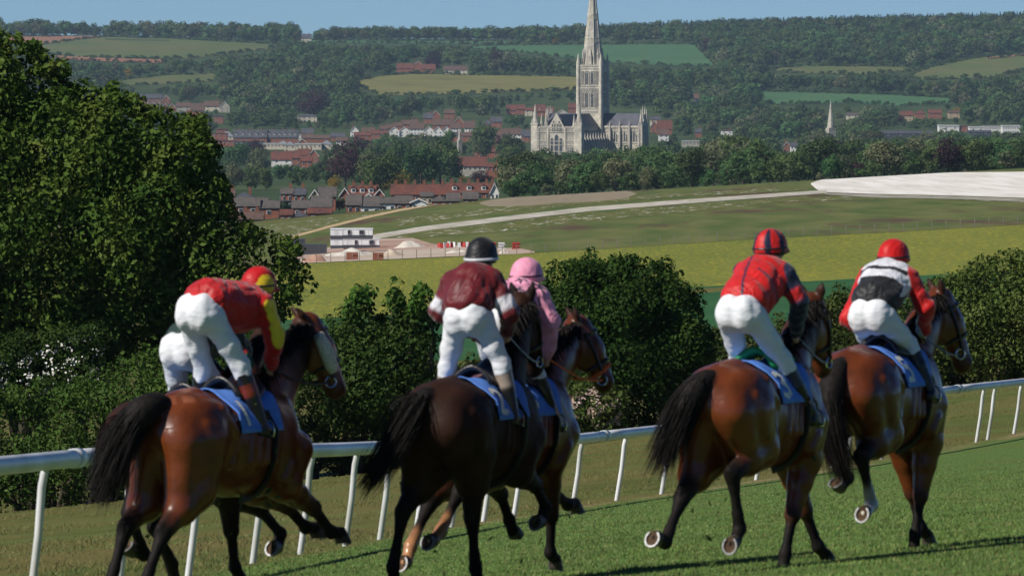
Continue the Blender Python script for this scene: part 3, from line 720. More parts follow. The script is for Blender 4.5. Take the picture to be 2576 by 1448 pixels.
row(zA, 'low pale flat-roofed block', 'below the terrace', [(45, 255, 262, 270, D_(wall='brick', roof='tile')), (470, 640, 286, 292), (720, 925, 288, 294), (250, 470, 268, 274, D_(wall='dark', roof='grey'))], 'low blocks', typ='flat', roof='flat', wall='cream', hw=4, chim=0, wins=6, depth=14, name='low_block')
row(zA, 'brown-roofed shed', 'by the hospital car park', [(740, 815, 253, 285, D_(typ='gable', wall='brick')), (860, 990, 222, 248), (1000, 1110, 205, 235, D_(roof='slate')), (1040, 1130, 240, 268, D_(wall='white'))], 'sheds', roof='brown', hw=3.4, chim=0)
# terraces climbing behind the hospital
row(zA, 'white-gabled terrace house', 'in the long white row', [(1455, 1532, 162, 188), (1532, 1612, 160, 188), (1615, 1722, 128, 172, D_(typ='side', wins=4)), (1725, 1800, 155, 188), (1800, 1868, 158, 192), (1868, 1932, 155, 190), (1930, 2012, 128, 168, D_(typ='side', wins=4)), (2040, 2122, 112, 165, D_(typ='side', wins=3))], 'white terrace', typ='gable', wall='white', roof='brown', hw=5.0, chim=1, wins=2)
row(zA, 'brown-roofed terrace house', 'stepping up behind the white row', [(1380, 1440, 150, 175), (1430, 1500, 138, 165), (1495, 1560, 124, 150), (1555, 1620, 108, 138), (1620, 1680, 100, 128), (1790, 1955, 100, 142, D_(wins=5)), (1955, 2036, 82, 128, D_(typ='gable', what='red gabled house', wall='brick'))], 'upper terrace', wall='brick', roof='brown', hw=4.5, chim=2)
row(zA, 'red-brick house', 'left of the white row', [(1150, 1215, 155, 190, D_(wall='white', what='white gabled house', typ='gable')), (1180, 1310, 200, 225, D_(roof='tile')), (1240, 1340, 165, 195, D_(roof='brown', chim=2)), (1310, 1385, 185, 212)], 'houses by the green', wall='brick', roof='tile', hw=4.5)
row(zA, 'red-brick villa', 'above the white row', [(1745, 1785, 48, 75), (1782, 1852, 32, 72, D_(typ='gable')), (1880, 1962, 25, 52), (1720, 1790, 55, 90, D_(roof='slate'))], 'villas', wall='brick', roof='brown', hw=5.0)
row(zA, 'brick house', 'left of the cathedral turret', [(2190, 2250, 100, 135, D_(typ='hip', roof='slate')), (2248, 2330, 82, 118, D_(roof='slate')), (2322, 2482, 172, 215, D_(wall='white', wins=5, what='white-fronted terrace')), (2280, 2322, 190, 225, D_(roof='brown')), (2482, 2545, 182, 220, D_(roof='slate')), (1930, 2000, 200, 225, D_(roof='slate')), (2005, 2095, 200, 228, D_(roof='brown'))], 'town houses', wall='brick', roof='brown', hw=5.0)
# left hillside cluster
row(zB, 'red-brick house', 'in the left hillside cluster', [(1095, 1228, 752, 788, D_(wall='white', dorm=3, roof='brown', what='white dormered house')), (1225, 1275, 782, 808, D_(typ='gable')), (1272, 1325, 782, 812, D_(typ='gable')), (1330, 1440, 775, 805, D_(wall='stone', roof='brown', what='stone terrace')), (1408, 1442, 830, 862), (1440, 1540, 780, 832, D_(roof='brown', wins=2, wall='brick', what='brick house with wide white windows')), (1540, 1655, 762, 800, D_(wall='cream', roof='brown', what='cream terrace')), (1655, 1732, 768, 808, D_(typ='gable', wall='stone', roof='slate', what='stone gothic gabled house')), (1615, 1682, 870, 880, D_(typ='flat', roof='slate', hw=6, what='plain brick block', chim=0))], 'hillside houses', wall='brick', roof='tile', hw=5.0, ymin=3500)
row(zB, 'long dark-roofed building', 'at the top of the hillside cluster', [(985, 1225, 712, 740, D_(wins=6)), (1228, 1280, 722, 748, D_(typ='gable', what='red gabled house'))], 'upper cluster', wall='brick', roof='slate', hw=4.5, ymin=3500)
house('lone grey house on the skyline above the left hill field', *[v for v in (zB(2272, 0)[0], zB(2348, 0)[0], zB(0, 258)[1], zB(0, 288)[1])], 5.5, wall='cream', roof='slate', chim=2, wins=3, ymin=5000)
house('dark flat-roofed building half hidden by trees below the copper beech', *[v for v in (zB(2240, 0)[0], zB(2390, 0)[0], zB(0, 862)[1], zB(0, 880)[1])], 4.5, typ='hip', wall='cream', roof='slate', chim=0, wins=4, ymin=3500)
# hill farm
for i_, (a_, b_, r_, e_, t_) in enumerate([(998, 1042, 160, 172, 'side'), (1038, 1066, 154, 168, 'gable'), (1060, 1095, 162, 174, 'side'), (1116, 1176, 166, 176, 'side')]):
    house(['red-tiled farmhouse left wing at the hill meadow', 'red gabled farmhouse at the hill meadow', 'red-tiled farmhouse right wing at the hill meadow', 'low pale farm building right of the farmhouse'][i_], a_, b_, r_, e_, 4.5, typ=t_, wall='brick' if i_ < 3 else 'cream', roof='tile' if i_ < 3 else 'brown', chim=2 if i_ < 3 else 1, wins=3, ymin=5000, group='hill farm', keepw=.8)
# behind and beside the cathedral
row(zC, 'red-roofed house', 'behind the cathedral front', [(0, 80, 920, 965, D_(roof='tile')), (78, 160, 918, 955), (160, 250, 945, 968, D_(wall='cream')), (245, 340, 918, 975, D_(dorm=1)), (335, 415, 942, 978, D_(dorm=2)), (440, 530, 962, 990, D_(typ='gable', wall='cream')), (540, 645, 905, 945, D_(chim=1))], 'houses behind the cathedral', wall='brick', roof='tile', hw=5)
row(zC, 'white-walled red-roofed terrace', 'left of the cathedral front', [(0, 128, 1128, 1172, D_(wins=4)), (140, 203, 1142, 1192, D_(roof='slate', wall='brick', what='slate-roofed brick house'))], 'houses left of the front', wall='white', roof='tile', hw=5)
row(zC, 'red-gabled house', 'right of the cathedral transept', [(1262, 1330, 1062, 1110, D_(typ='gable')), (1318, 1448, 1055, 1130, D_(wall='brick')), (1255, 1345, 1020, 1050, D_(roof='slate', wall='cream', what='slate-roofed cream house')), (1330, 1420, 1135, 1180, D_(roof='brown', wall='white'))], 'houses right of the transept', wall='brick', roof='tile', hw=5)
row(zD, 'red-brick house', 'at the right edge of town', [(1672, 1760, 795, 825, D_(wall='buff')), (1772, 1846, 790, 812, D_(typ='hip')), (1870, 1965, 785, 808, D_(skyl=1)), (2010, 2095, 792, 806, D_(wall='buff', roof='brown'))], 'houses at right edge', wall='brick', roof='tile', hw=5, ymin=3500)
row(zD, 'white warehouse', 'at the right edge', [(1945, 1965, 892, 898, D_(hw=6)), (1965, 2090, 895, 905), (2090, 2165, 896, 904, D_(wall='brick', roof='brown', what='brown warehouse')), (2165, 2270, 905, 915), (2270, 2400, 902, 908, D_(wins=10)), (2400, 2535, 896, 906, D_(wins=8, hw=6))], 'warehouses', typ='flat', wall='white', roof='flat', hw=4.5, chim=0, depth=20, ymin=3000, name='warehouse')
row(zD, 'dark-roofed depot', 'in front of the warehouses', [(1540, 1720, 935, 955), (1720, 1900, 938, 955), (2160, 2320, 932, 945)], 'depots', roof='slate', wall='dark', hw=4, chim=0, wins=2, depth=16, ymin=3000, name='depot')
row(zD, 'small house', 'showing through trees right of the cathedral', [(190, 230, 670, 705, D_(wall='white', what='white house')), (840, 880, 1015, 1040, D_(typ='gable', roof='brown')), (885, 930, 1018, 1045, D_(wall='white', roof='slate', what='white house')), (110, 232, 1005, 1012, D_(typ='flat', roof='flat', wall='stone', wins=5, what='low stone building')), (205, 250, 918, 945, D_(roof='slate')), (390, 470, 925, 935, D_(typ='flat', wall='white', what='flat white building')), (1285, 1370, 808, 822, D_(wall='cream', roof='grey'))], 'houses in the trees', wall='brick', roof='brown', hw=4, chim=1, ymin=2600)

# ---------------------------------------------------------------- building site on the down
def zS(x, y): return .67083 * (1000 + x / 2.3418), .67083 * (780 + y / 2.3418)
M_CABW = flat_mat('cabin_white', (.76, .77, .78), .4, .4, scale=.6)
M_CABG = flat_mat('cabin_grey', (.075, .078, .09), .5, scale=.6)
def site_pt(x, y): return hit(*zS(x, y))
def cabin(label, x0, x1, top, bot, Yoff=0, stack=0, wins=(), ends=None, dep=3.0, grey=False):
    dx0, dt = zS(x0, top); dx1, db = zS(x1, bot)
    P = hit((dx0 + dx1) / 2, db + (0 if not stack else stack)); k = P[1] / FPX; w = (dx1 - dx0) * k; h = (db - dt) * k
    r = bpy.data.objects.new('site_cabin' if not grey else 'shipping_container', None); COL.objects.link(r)
    z = P[2] if not stack else -(db - HZ) * k
    r.location = (P[0], P[1] + Yoff, z + .02); tag(r, label, 'cabin' if not grey else 'container', 'site cabins' if not grey else 'site containers')
    if grey:
        MB().box(-w / 2, w / 2, 0, dep, 0, h).build('body', M_CABG, r)
        m = MB()
        for x in np.linspace(-w / 2 + .1, w / 2 - .1, int(w / .28)): m.box(x - .05, x + .05, -.04, 0, .12, h - .12)
        m.build('corrugation', M_CABG, r)['kind'] = 'stuff'
        for x in (-w / 2, w / 2): MB().box(x - .07, x + .07, -.06, .08, 0, h + .02).build('corner_post', M_CABG, r)
        MB().box(-w / 2 - .02, w / 2 + .02, -.03, dep + .03, h, h + .08).build('roof', M_CABG, r)
        return
    MB().box(-w / 2, w / 2, 0, dep, h * .40, h).build('upper_wall', M_CABW, r)
    MB().box(-w / 2 + .01, w / 2 - .01, .01, dep - .01, 0, h * .40).build('lower_wall', M_CABG, r)
    MB().box(-w / 2 - .06, w / 2 + .06, -.06, dep + .06, h, h + .10).build('roof', M_CABW, r)
    for x in np.linspace(-w / 2 + .6, w / 2 - .6, 5): MB().box(x - .02, x + .02, -.025, 0, h * .42, h - .04).build('panel_joint', M_WFRAME, r)
    for u, ww in wins: window(r, -w / 2 + w * u, -.03, h * .70, ww, .8)
    return r
cabin('lower white and grey site cabin at ground level', 672, 990, 275, 358, wins=((.35, .5), (.78, .9)))
cabin('upper white and grey site cabin stacked on top', 672, 930, 187, 273, stack=35, wins=((.2, .6), (.62, .9)), Yoff=.1)
cabin('lower end-on site cabin left of the stack', 563, 670, 275, 358, Yoff=-2.2, dep=5, wins=())
cabin('upper end-on site cabin left of the stack', 563, 670, 187, 273, stack=35, Yoff=-2.2, dep=5)
cabin('front dark grey container beside the cabins', 318, 525, 325, 410, grey=True)
cabin('rear dark grey container with its end behind the front one', 155, 335, 277, 355, grey=True)
def heap(name, label, x0, x1, top, bot, mat, flat=.5, seed=0, dep=None):
    (a, t), (b, u) = zS(x0, top), zS(x1, bot); P = hit((a + b) / 2, u); k = P[1] / FPX; w = (b - a) * k; h = (u - t) * k; d = dep or w * .6
    r = np.random.default_rng(seed); n, m = 26, 14; V = []; ph = r.random(4) * 6
    for i in range(n):
        for j in range(m):
            X = -1 + 2 * i / (n - 1); Yy = -1 + 2 * j / (m - 1); q = min(1, math.hypot(X, Yy)); z = (1 - q) ** (1 - flat * .5) * (1 + .18 * math.sin(5 * X + ph[0]) + .12 * math.sin(9 * X + 4 * Yy + ph[1])) + .03 * r.normal() * (1 - q)
            V.append((X * w / 2, Yy * d / 2 + d / 2, max(0, z) * h - .06))
    F = [(i * m + j, (i + 1) * m + j, (i + 1) * m + j + 1, i * m + j + 1) for i in range(n - 1) for j in range(m - 1)]
    o = MB().add(V, F).build(name, mat, None, True); o.location = P; tag(o, label, 'heap', 'spoil heaps')
M_CHSPOIL = noise_mat('chalk_spoil', (.46, .42, .36), (.60, .56, .49), .9, rough=.95, bump=.6, bdist=.2)
M_REDSPOIL = noise_mat('red_spoil', (.34, .19, .135), (.42, .26, .19), .8, rough=.95, bump=.6, bdist=.2)
heap('spoil_heap', 'pale chalk heap right of the cabins', 1110, 1420, 280, 352, M_CHSPOIL, .4, 1)
heap('spoil_heap', 'long chalk heap in front of the cabins', 500, 1000, 362, 422, M_CHSPOIL, .9, 2)
heap('spoil_heap', 'low tan heap behind the brick stacks', 930, 1230, 368, 428, noise_mat('tan_spoil', (.42, .34, .25), (.52, .44, .34), .9, rough=.95, bump=.6, bdist=.2), .8, 3)
heap('spoil_heap', 'pink earth heap left of the brick stacks', 300, 540, 395, 478, M_REDSPOIL, .5, 4)
heap('spoil_heap', 'small sand heap near the barriers', 1560, 1800, 362, 398, M_CHSPOIL, .8, 5)
heap('spoil_heap', 'low sand heap right of the barriers', 2030, 2140, 360, 402, M_CHSPOIL, .7, 6)
def bricks(label, x0, x1, top, bot):
    (a, t), (b, u) = zS(x0, top), zS(x1, bot); P = hit((a + b) / 2, u); k = P[1] / FPX; w = (b - a) * k; h = (u - t) * k
    r = bpy.data.objects.new('brick_stack', None); COL.objects.link(r); r.location = P; tag(r, label, 'brick stack', 'brick stacks')
    me = MB().box(-.5, .5, 0, 1, 0, 1).mesh('brick_pack'); me.materials.append(WALLS['brick'])
    nx = max(2, round(w / .75)); nz = 3
    for i in range(nx):
        for j in range(nz):
            if (i * 7 + j * 3) % 5 == 4 and j == nz - 1: continue
            q = link('brick_pack', me, r); q.location = (-w / 2 + w * (i + .5) / nx, .06 * ((i + j) % 3), j * h / nz); q.scale = (w / nx * .94, 1.1, h / nz * .95)
bricks('taller stack of red bricks on the building site', 697, 803, 388, 460)
bricks('second stack of red bricks on the building site', 930, 1027, 392, 458)
M_BARR = flat_mat('red_barrier', (.42, .04, .03), .5); M_BARW = flat_mat('white_barrier', (.72, .72, .72), .5)
for i_, (x_, y_, red) in enumerate([(1515, 352, 1), (1540, 358, 1), (1565, 350, 0), (1590, 355, 1), (1600, 340, 0), (1625, 352, 1), (1645, 346, 0), (1690, 350, 0), (1712, 344, 1), (1735, 350, 1), (1760, 346, 0), (1785, 350, 1)]):
    P = site_pt(x_, y_); mb = MB(); mb.add([(-.9, -.28, 0), (.9, -.28, 0), (.9, .28, 0), (-.9, .28, 0), (-.8, -.10, 1.0), (.8, -.10, 1.0), (.8, .10, 1.0), (-.8, .10, 1.0)], [(0, 1, 5, 4), (1, 2, 6, 5), (2, 3, 7, 6), (3, 0, 4, 7), (4, 5, 6, 7), (0, 3, 2, 1)])
    mb.box(-.7, -.35, -.34, .34, 0, .12); mb.box(.35, .7, -.34, .34, 0, .12)
    o = mb.build('traffic_barrier', M_BARR if red else M_BARW); o.location = P; o.scale = (.26, .5, .8); o.rotation_euler = (0, 0, .5 * (i_ % 3) - .4)
    tag(o, f"{'red' if red else 'white'} plastic barrier left of the black helmet, {ORD[i_]} of the group", 'barrier', 'barriers in the group')
for x0_, x1_, lab_, mt_ in ((1965, 2028, 'stack of red barriers just right of the black helmet', M_BARR), (2025, 2108, 'stack of white panels between the red barrier stacks', M_BARW), (2142, 2242, 'rightmost stack of red barriers on the building site', M_BARR)):
    (a_, t_), (b_, u_) = zS(x0_, 322), zS(x1_, 364); P = hit((a_ + b_) / 2, u_); k_ = P[1] / FPX; w_ = (b_ - a_) * k_ * .8
    r_ = bpy.data.objects.new('barrier_stack', None); COL.objects.link(r_); r_.location = P; tag(r_, lab_, 'barrier stack')
    for j_ in range(5): MB().box(-w_ / 2 + .12 * (j_ % 2), w_ / 2 - .15 * (j_ % 3), .1 * (j_ % 2), 1.0, j_ * .2, j_ * .2 + .17).build('barrier', mt_, r_)
(a_, t_), (b_, u_) = zS(268, 320), zS(316, 372); P = hit((a_ + b_) / 2, u_); k_ = P[1] / FPX; w_ = (b_ - a_) * k_; h_ = (u_ - t_) * k_
r_ = bpy.data.objects.new('site_sign', None); COL.objects.link(r_); r_.location = P; tag(r_, 'white site sign with red round emblem beside the containers', 'sign')
MB().box(-w_ / 2, w_ / 2, -.05, 0, .4, h_).build('board', M_BARW, r_); m_ = MB(); frustum(m_, 0, 0, 0, .03, .38 * w_, .38 * w_, 20); o_ = m_.build('emblem', M_BARR, r_); o_.rotation_euler = (math.pi / 2, 0, 0); o_.location = (0, -.06, h_ * .55)
m_ = MB(); frustum(m_, 0, 0, 0, .03, .2 * w_, .2 * w_, 16); o_ = m_.build('emblem_centre', M_BARW, r_); o_.rotation_euler = (math.pi / 2, 0, 0); o_.location = (0, -.10, h_ * .55)
for x_ in (-.4, .4): MB().box(x_ * w_ - .05, x_ * w_ + .05, .0, .08, 0, h_).build('post', M_CABG, r_)
# wire fence along the top of the buttercup field
M_POST = noise_mat('fence_post', (.16, .14, .11), (.24, .21, .17), 3, rough=.9); M_WIRE = flat_mat('fence_wire', (.20, .20, .20), .5)
r_ = bpy.data.objects.new('wire_fence', None); COL.objects.link(r_); tag(r_, 'thin wire fence along the top edge of the buttercup field', 'fence')
fp_ = []
me_ = MB().box(-.05, .05, -.05, .05, -.2, 1.25).mesh('post'); me_.materials.append(M_POST)
for x_ in np.arange(760, 2640, 36.):
    P = hit(x_, float(interp_line(B_TOP, [x_])[0]) - 1.0); fp_.append(P); o_ = link('post', me_, r_); o_.location = P
for h_ in (.5, .9, 1.3): MB().tube([p + np.array((0, 0, h_)) for p in fp_], .007, 3, False).build('wire', M_WIRE, r_)
# ---------------------------------------------------------------- trees
def leaf_mat(name, c1, c2, c3, trans=.25, rough=.6, hue=.06, nscale=.35):
    m, nt, p = new_mat(name)
    tc = N(nt, 'ShaderNodeTexCoord'); oi = N(nt, 'ShaderNodeObjectInfo'); gi = N(nt, 'ShaderNodeNewGeometry')
    nz = N(nt, 'ShaderNodeTexNoise'); nz.inputs['Scale'].default_value = nscale; nz.inputs['Detail'].default_value = 6
    nt.links.new(gi.outputs['Position'], nz.inputs[0])
    r = N(nt, 'ShaderNodeValToRGB'); e = r.color_ramp.elements; e.new(.5)
    for q, (pos, c) in zip(e, ((.3, c1), (.5, c2), (.72, c3))): q.position = pos; q.color = (*c, 1)
    nt.links.new(nz.outputs[0], r.inputs[0])
    h = N(nt, 'ShaderNodeHueSaturation')
    mr = N(nt, 'ShaderNodeMapRange'); mr.inputs[3].default_value = .5 - hue; mr.inputs[4].default_value = .5 + hue * .6
    nt.links.new(oi.outputs['Random'], mr.inputs[0]); nt.links.new(mr.outputs[0], h.inputs['Hue'])
    m2 = N(nt, 'ShaderNodeMath', operation='MULTIPLY'); m2.inputs[1].default_value = 7.31
    m3 = N(nt, 'ShaderNodeMath', operation='FRACT'); mv = N(nt, 'ShaderNodeMapRange'); mv.inputs[3].default_value = .65; mv.inputs[4].default_value = 1.35
    nt.links.new(oi.outputs['Random'], m2.inputs[0]); nt.links.new(m2.outputs[0], m3.inputs[0]); nt.links.new(m3.outputs[0], mv.inputs[0]); nt.links.new(mv.outputs[0], h.inputs['Value'])
    nt.links.new(r.outputs[0], h.inputs['Color']); nt.links.new(h.outputs[0], p.inputs['Base Color'])
    p.inputs['Roughness'].default_value = rough; p.inputs['Specular IOR Level'].default_value = .12
    t = N(nt, 'ShaderNodeBsdfTranslucent'); nt.links.new(h.outputs[0], t.inputs[0])
    mx = N(nt, 'ShaderNodeMixShader'); mx.inputs[0].default_value = trans
    out = nt.nodes['Material Output']
    nt.links.new(p.outputs[0], mx.inputs[1]); nt.links.new(t.outputs[0], mx.inputs[2]); nt.links.new(mx.outputs[0], out.inputs[0])
    return m
M_BARK = noise_mat('bark', (.045, .036, .026), (.10, .082, .06), 3, rough=.95, bump=.8, bdist=.05, stretch=(1, 1, .25))
M_LF = leaf_mat('tree_leaves', (.040, .092, .028), (.064, .126, .038), (.104, .160, .054), hue=.045)
M_LFD = leaf_mat('dark_tree_leaves', (0.0348, 0.0725, 0.0232), (0.0551, 0.0986, 0.029), (0.0798, 0.1218, 0.0377), hue=.03)
M_LFP = leaf_mat('copper_leaves', (0.0286, 0.013, 0.0169), (0.0442, 0.0182, 0.0234), (0.065, 0.0286, 0.0312), hue=.02)
M_LFC = leaf_mat('conifer_needles', (0.0168, 0.042, 0.0224), (0.028, 0.0588, 0.028), (0.042, 0.0756, 0.0364), trans=.1, hue=.02)
M_LFY = leaf_mat('yellow_blossom', (0.176, 0.132, 0.0132), (0.242, 0.176, 0.0176), (0.33, 0.22, 0.022), hue=.02)
M_LFG = leaf_mat('pale_leaves', (0.0875, 0.11, 0.05), (0.1187, 0.1375, 0.065), (0.15, 0.1625, 0.0825), hue=.03)

def leaf_quads(C, nrm, size, r):
    """one quad per centre, lying across its normal"""
    n = len(C); rd = r.normal(0, 1, (n, 3))
    t = np.cross(nrm, rd); t /= np.linalg.norm(t, axis=1)[:, None] + 1e-9; b = np.cross(nrm, t)
    s = size[:, None] * .5; asp = (.75 + .5 * r.random(n))[:, None]
    V = np.stack([C - t * s * asp, C - b * s * .62 + nrm * s * .12, C + t * s * asp, C + b * s * .62 + nrm * s * .12], 1).reshape(-1, 3)
    return V, np.arange(4 * n).reshape(-1, 4)
def crown(r, H, W, ncl, nleaf, leaf, base=.18, conic=False, squash=1.0, jit=.45):
    zc = H * (base + 1) / 2; rz = H * (1 - base) / 2
    d = r.normal(0, 1, (ncl, 3)); d /= np.linalg.norm(d, axis=1)[:, None]
    rad = r.random(ncl) ** .28
    cr = W * (.15 + .13 * r.random(ncl)) * (26 / max(ncl, 14)) ** .3
    c = d * rad[:, None] * np.array([W / 2, W / 2 * squash, rz]) * .80
    c[:, 2] += zc
    if conic:
        t = r.random(ncl) ** 1.35; a = r.random(ncl) * 2 * math.pi; q = (1 - t) * W / 2 * (.5 + .5 * r.random(ncl))
        c = np.stack([np.cos(a) * q, np.sin(a) * q, H * (.10 + .88 * t)], 1); cr = W * (.05 + .13 * (1 - t))
    per = np.maximum(6, (cr ** 2 / (cr ** 2).sum() * nleaf)).astype(int)
    ci = np.repeat(np.arange(ncl), per); n = len(ci)
    dd = r.normal(0, 1, (n, 3)); dd[:, 2] += .25; dd /= np.linalg.norm(dd, axis=1)[:, None]
    P = c[ci] + dd * (cr[ci] * (.55 + .5 * r.random(n)))[:, None] * np.array([1, 1, .8])
    nrm = dd + jit * r.normal(0, 1, (n, 3)); nrm /= np.linalg.norm(nrm, axis=1)[:, None]
    return leaf_quads(P, nrm, leaf * (.6 + .8 * r.random(n)), r)
def trunk_mesh(r, H, W, base=.18, name='trunk'):
    m = MB(); b = H * max(base, .12)
    m.tube([(0, 0, -1.0), (0, 0, b * .5), (.02 * W, .01 * W, b), (.03 * W, 0, H * .55), (.0, .02 * W, H * .8)], [W * .045, W * .036, W * .030, W * .018, W * .006], 7)
    for i in range(6):
        a = r.random() * 6.28; z = H * (.22 + .35 * r.random())
        m.tube([(0.02 * W, 0, z), (math.cos(a) * W * .16, math.sin(a) * W * .16, z + H * .12), (math.cos(a) * W * .33, math.sin(a) * W * .33, z + H * .24)], [W * .018, W * .012, W * .004], 5)
    return m.mesh(name, True)
def proto(seed, H, W, ncl, nleaf, leaf, mat, base=.18, conic=False, jit=.4):
    r = np.random.default_rng(seed); V, F = crown(r, H, W, ncl, nleaf, leaf, base, conic, 1.0, jit)
    me = mesh_np('crown', V, F); me.materials.append(mat)
    tm = trunk_mesh(r, H, W, base); tm.materials.append(M_BARK)
    return me, tm
# unit trees 10 m tall; kinds: round green, tall green, dark, copper, conifer, yellow, pale
PROTO = {
 'round': [proto(100 + i, 10, 9.5, 26, 2600, .62, M_LF, .03) for i in range(3)], 'tall': [proto(110 + i, 10, 6.8, 22, 2200, .60, M_LF, .05) for i in range(2)],
 'dark': [proto(120 + i, 10, 8.8, 26, 2600, .60, M_LFD, .03) for i in range(3)], 'copper': [proto(130, 10, 9.8, 26, 2600, .60, M_LFP, .06)],
 'conifer': [proto(140 + i, 10, 4.4, 60, 1600, .55, M_LFC, .05, True) for i in range(2)], 'yellow': [proto(150, 10, 10, 36, 1800, .60, M_LFY, .05)],
 'pale': [proto(160 + i, 10, 8.2, 40, 2000, .60, M_LFG, .04) for i in range(2)]}
NAMES = {'round': ('broadleaf_tree', 'rounded green broadleaf tree'), 'tall': ('broadleaf_tree', 'tall green broadleaf tree'), 'dark': ('dark_tree', 'dark green broadleaf tree'), 'copper': ('copper_beech', 'dark purple copper beech'),
         'conifer': ('conifer', 'dark pointed conifer'), 'yellow': ('flowering_shrub', 'yellow flowering shrub'), 'pale': ('pale_tree', 'pale grey-green tree')}
def add_tree(kind, P, H, label, group=None, wf=1.0, seed=0):
    me, tm = PROTO[kind][seed % len(PROTO[kind])]
    r = bpy.data.objects.new(NAMES[kind][0], None); COL.objects.link(r); r.location = P; r.rotation_euler = (0, 0, seed * 1.7)
    s = H / 10; r.scale = (s * wf, s * wf, s); tag(r, label, 'tree' if kind != 'yellow' else 'shrub', group)
    link('crown', me, r); link('trunk', tm, r)
# named trees read off the photograph: kind, column, top row, foot row, width factor, label
HERO = [('copper', 786, 226, 300, 1.35, 'large purple copper beech on the hill above the terrace'), ('copper', 684, 232, 264, 1.2, 'smaller purple copper beech left of the large one'), ('copper', 406, 266, 304, 1.5, 'purple copper beech by the left hillside houses'),
 ('copper', 640, 352, 405, 1.4, 'purple copper beech below the hospital pavilions'), ('copper', 868, 352, 470, .8, 'tall purple beech in the tree belt above the estate'), ('copper', 905, 345, 420, 1.2, 'purple beech right of the tall purple beech'), ('copper', 1211, 428, 465, 1.6, 'round purple tree above the long red terrace'),
 ('copper', 1262, 340, 372, 1.3, 'purple tree left of the cathedral front'), ('copper', 1090, 128, 180, .95, 'dark purple tree beside the hill farmhouse'), ('copper', 1250, 122, 186, .75, 'tall dark tree right of the hill farm'), ('copper', 2252, 398, 428, 1.6, 'low purple shrub above the chalk ground'),
 ('copper', 2062, 292, 312, 1.0, 'small purple tree near the slim grey spire'), ('copper', 2265, 290, 312, 1.3, 'purple tree below the right-hand houses'),
 ('yellow', 1003, 425, 492, 1.1, 'yellow-green willow above the estate'), ('yellow', 842, 440, 482, 1.0, 'yellow blossom bush at the left of the estate'), ('yellow', 965, 458, 484, 1.3, 'orange-yellow gorse among estate roofs'), ('yellow', 2408, 268, 290, 1.2, 'orange flowering tree by the right-hand houses'), ('yellow', 1415, 470, 488, 1.3, 'yellow-green bush on the crest right of the terrace'),
 ('round', 955, 385, 500, 1.0, 'big grey-green willow in the belt above the red houses'), ('dark', 1000, 345, 440, 1.0, 'dark round tree above the willow'), ('round', 1110, 340, 470, .95, 'broad green tree left of the small pale spire'), ('round', 1060, 365, 480, 1.0, 'broad green tree in the middle of the belt'),
 ('pale', 930, 370, 470, .9, 'pale willow in the belt above the estate'), ('dark', 1215, 310, 400, 1.0, 'dark round tree between town terrace and cathedral'), ('round', 1290, 335, 420, .8, 'green tree at the left corner of the cathedral front'),
 ('dark', 1510, 430, 490, .9, 'dark cedar on the crest below the cathedral'), ('dark', 1290, 455, 500, 1.6, 'low dark cedar at the right end of the long terrace'), ('round', 2510, 342, 400, 1.2, 'bright green bush above the chalk ground at right'), ('dark', 2235, 380, 436, 1.0, 'dark green tree at the left end of the chalk ground'),
 ('round', 1500, 375, 470, 1.0, 'green tree in front of the cathedral nave'), ('dark', 1570, 362, 450, 1.1, 'dark ilex in front of the cathedral transept'), ('pale', 1640, 385, 470, 1.1, 'pale willow below the cathedral transept'), ('round', 1385, 368, 455, 1.15, 'green tree hiding the foot of the cathedral front'),
 ('pale', 2060, 325, 400, 1.3, 'broad pale tree below the slim grey spire'), ('pale', 2190, 318, 395, 1.2, 'broad pale tree right of the slim grey spire'), ('pale', 2330, 330, 395, 1.2, 'pale grey tree below the warehouses'),
 ('tall', 1130, 320, 395, .8, 'green poplar below the white town row'), ('dark', 715, 505, 545, 1.1, 'small dark tree in the estate'), ('round', 853, 497, 530, 1.4, 'green bush in the middle of the estate'), ('round', 655, 522, 550, 1.6, 'bush at the left edge of the estate')]
for i_, (k_, x_, t_, b_, w_, l_) in enumerate(HERO):
    P = hit(x_, b_, 1850 if b_ > 240 else 4800); add_tree(k_, P, (b_ - t_) * P[1] / FPX, l_, None, w_, i_)

def clear(x0, x1, y0, y1):
    for xs, a, b in KEEP:
        if x1 < xs[0] or x0 > xs[-1]: continue
        q = np.linspace(max(x0, xs[0]), min(x1, xs[-1]), 4)
        if ((y0 < np.interp(q, xs, b)) & (y1 > np.interp(q, xs, a))).any(): return False
    return True
pts = []       # kind, point, height, width factor, row
def scatter(x0, x1, ya, yb, kinds, hm, seed, fillx=.50, filly=.30, ymin=1850, lo=.75, hi=1.2):
    """trees with their feet between frame rows ya (far) and yb (near), which may vary with the column"""
    r = np.random.default_rng(seed); names = list(kinds); wts = np.array([kinds[q] for q in names], float); wts /= wts.sum()
    y = max(p[1] for p in yb)
    while y > min(p[1] for p in ya):
        Yd = hit((x0 + x1) / 2, y, ymin)[1]; hD = hm * FPX / Yd; w = hD * .85; x = x0 + r.random() * w * fillx
        while x < x1:
            yy = y + r.normal() * hD * .06
            fa = np.interp(x, [p[0] for p in ya], [p[1] for p in ya]); fb = np.interp(x, [p[0] for p in yb], [p[1] for p in yb])
            if fa <= yy <= fb:
                k = names[r.choice(len(names), p=wts)]; s = lo + (hi - lo) * r.random()
                if k == 'yellow': s *= .55
                h = hD * s; ww = h * (.42 if k != 'conifer' else .2)
                for sc in (1.0, .62, .38):
                    if clear(x - ww * sc * .85, x + ww * sc * .85, yy - h * sc * .95, yy - 1):
                        P = hit(x, yy, ymin); pts.append((k, P, hm * s * sc, .9 + .35 * r.random(), (x, yy), h * sc)); break
            x += w * fillx * (.7 + .6 * r.random())
        y -= max(1.5, hD * filly)
MIX = {'round': 4, 'tall': 2.5, 'dark': 3, 'pale': 1.3, 'copper': .12, 'yellow': .10}
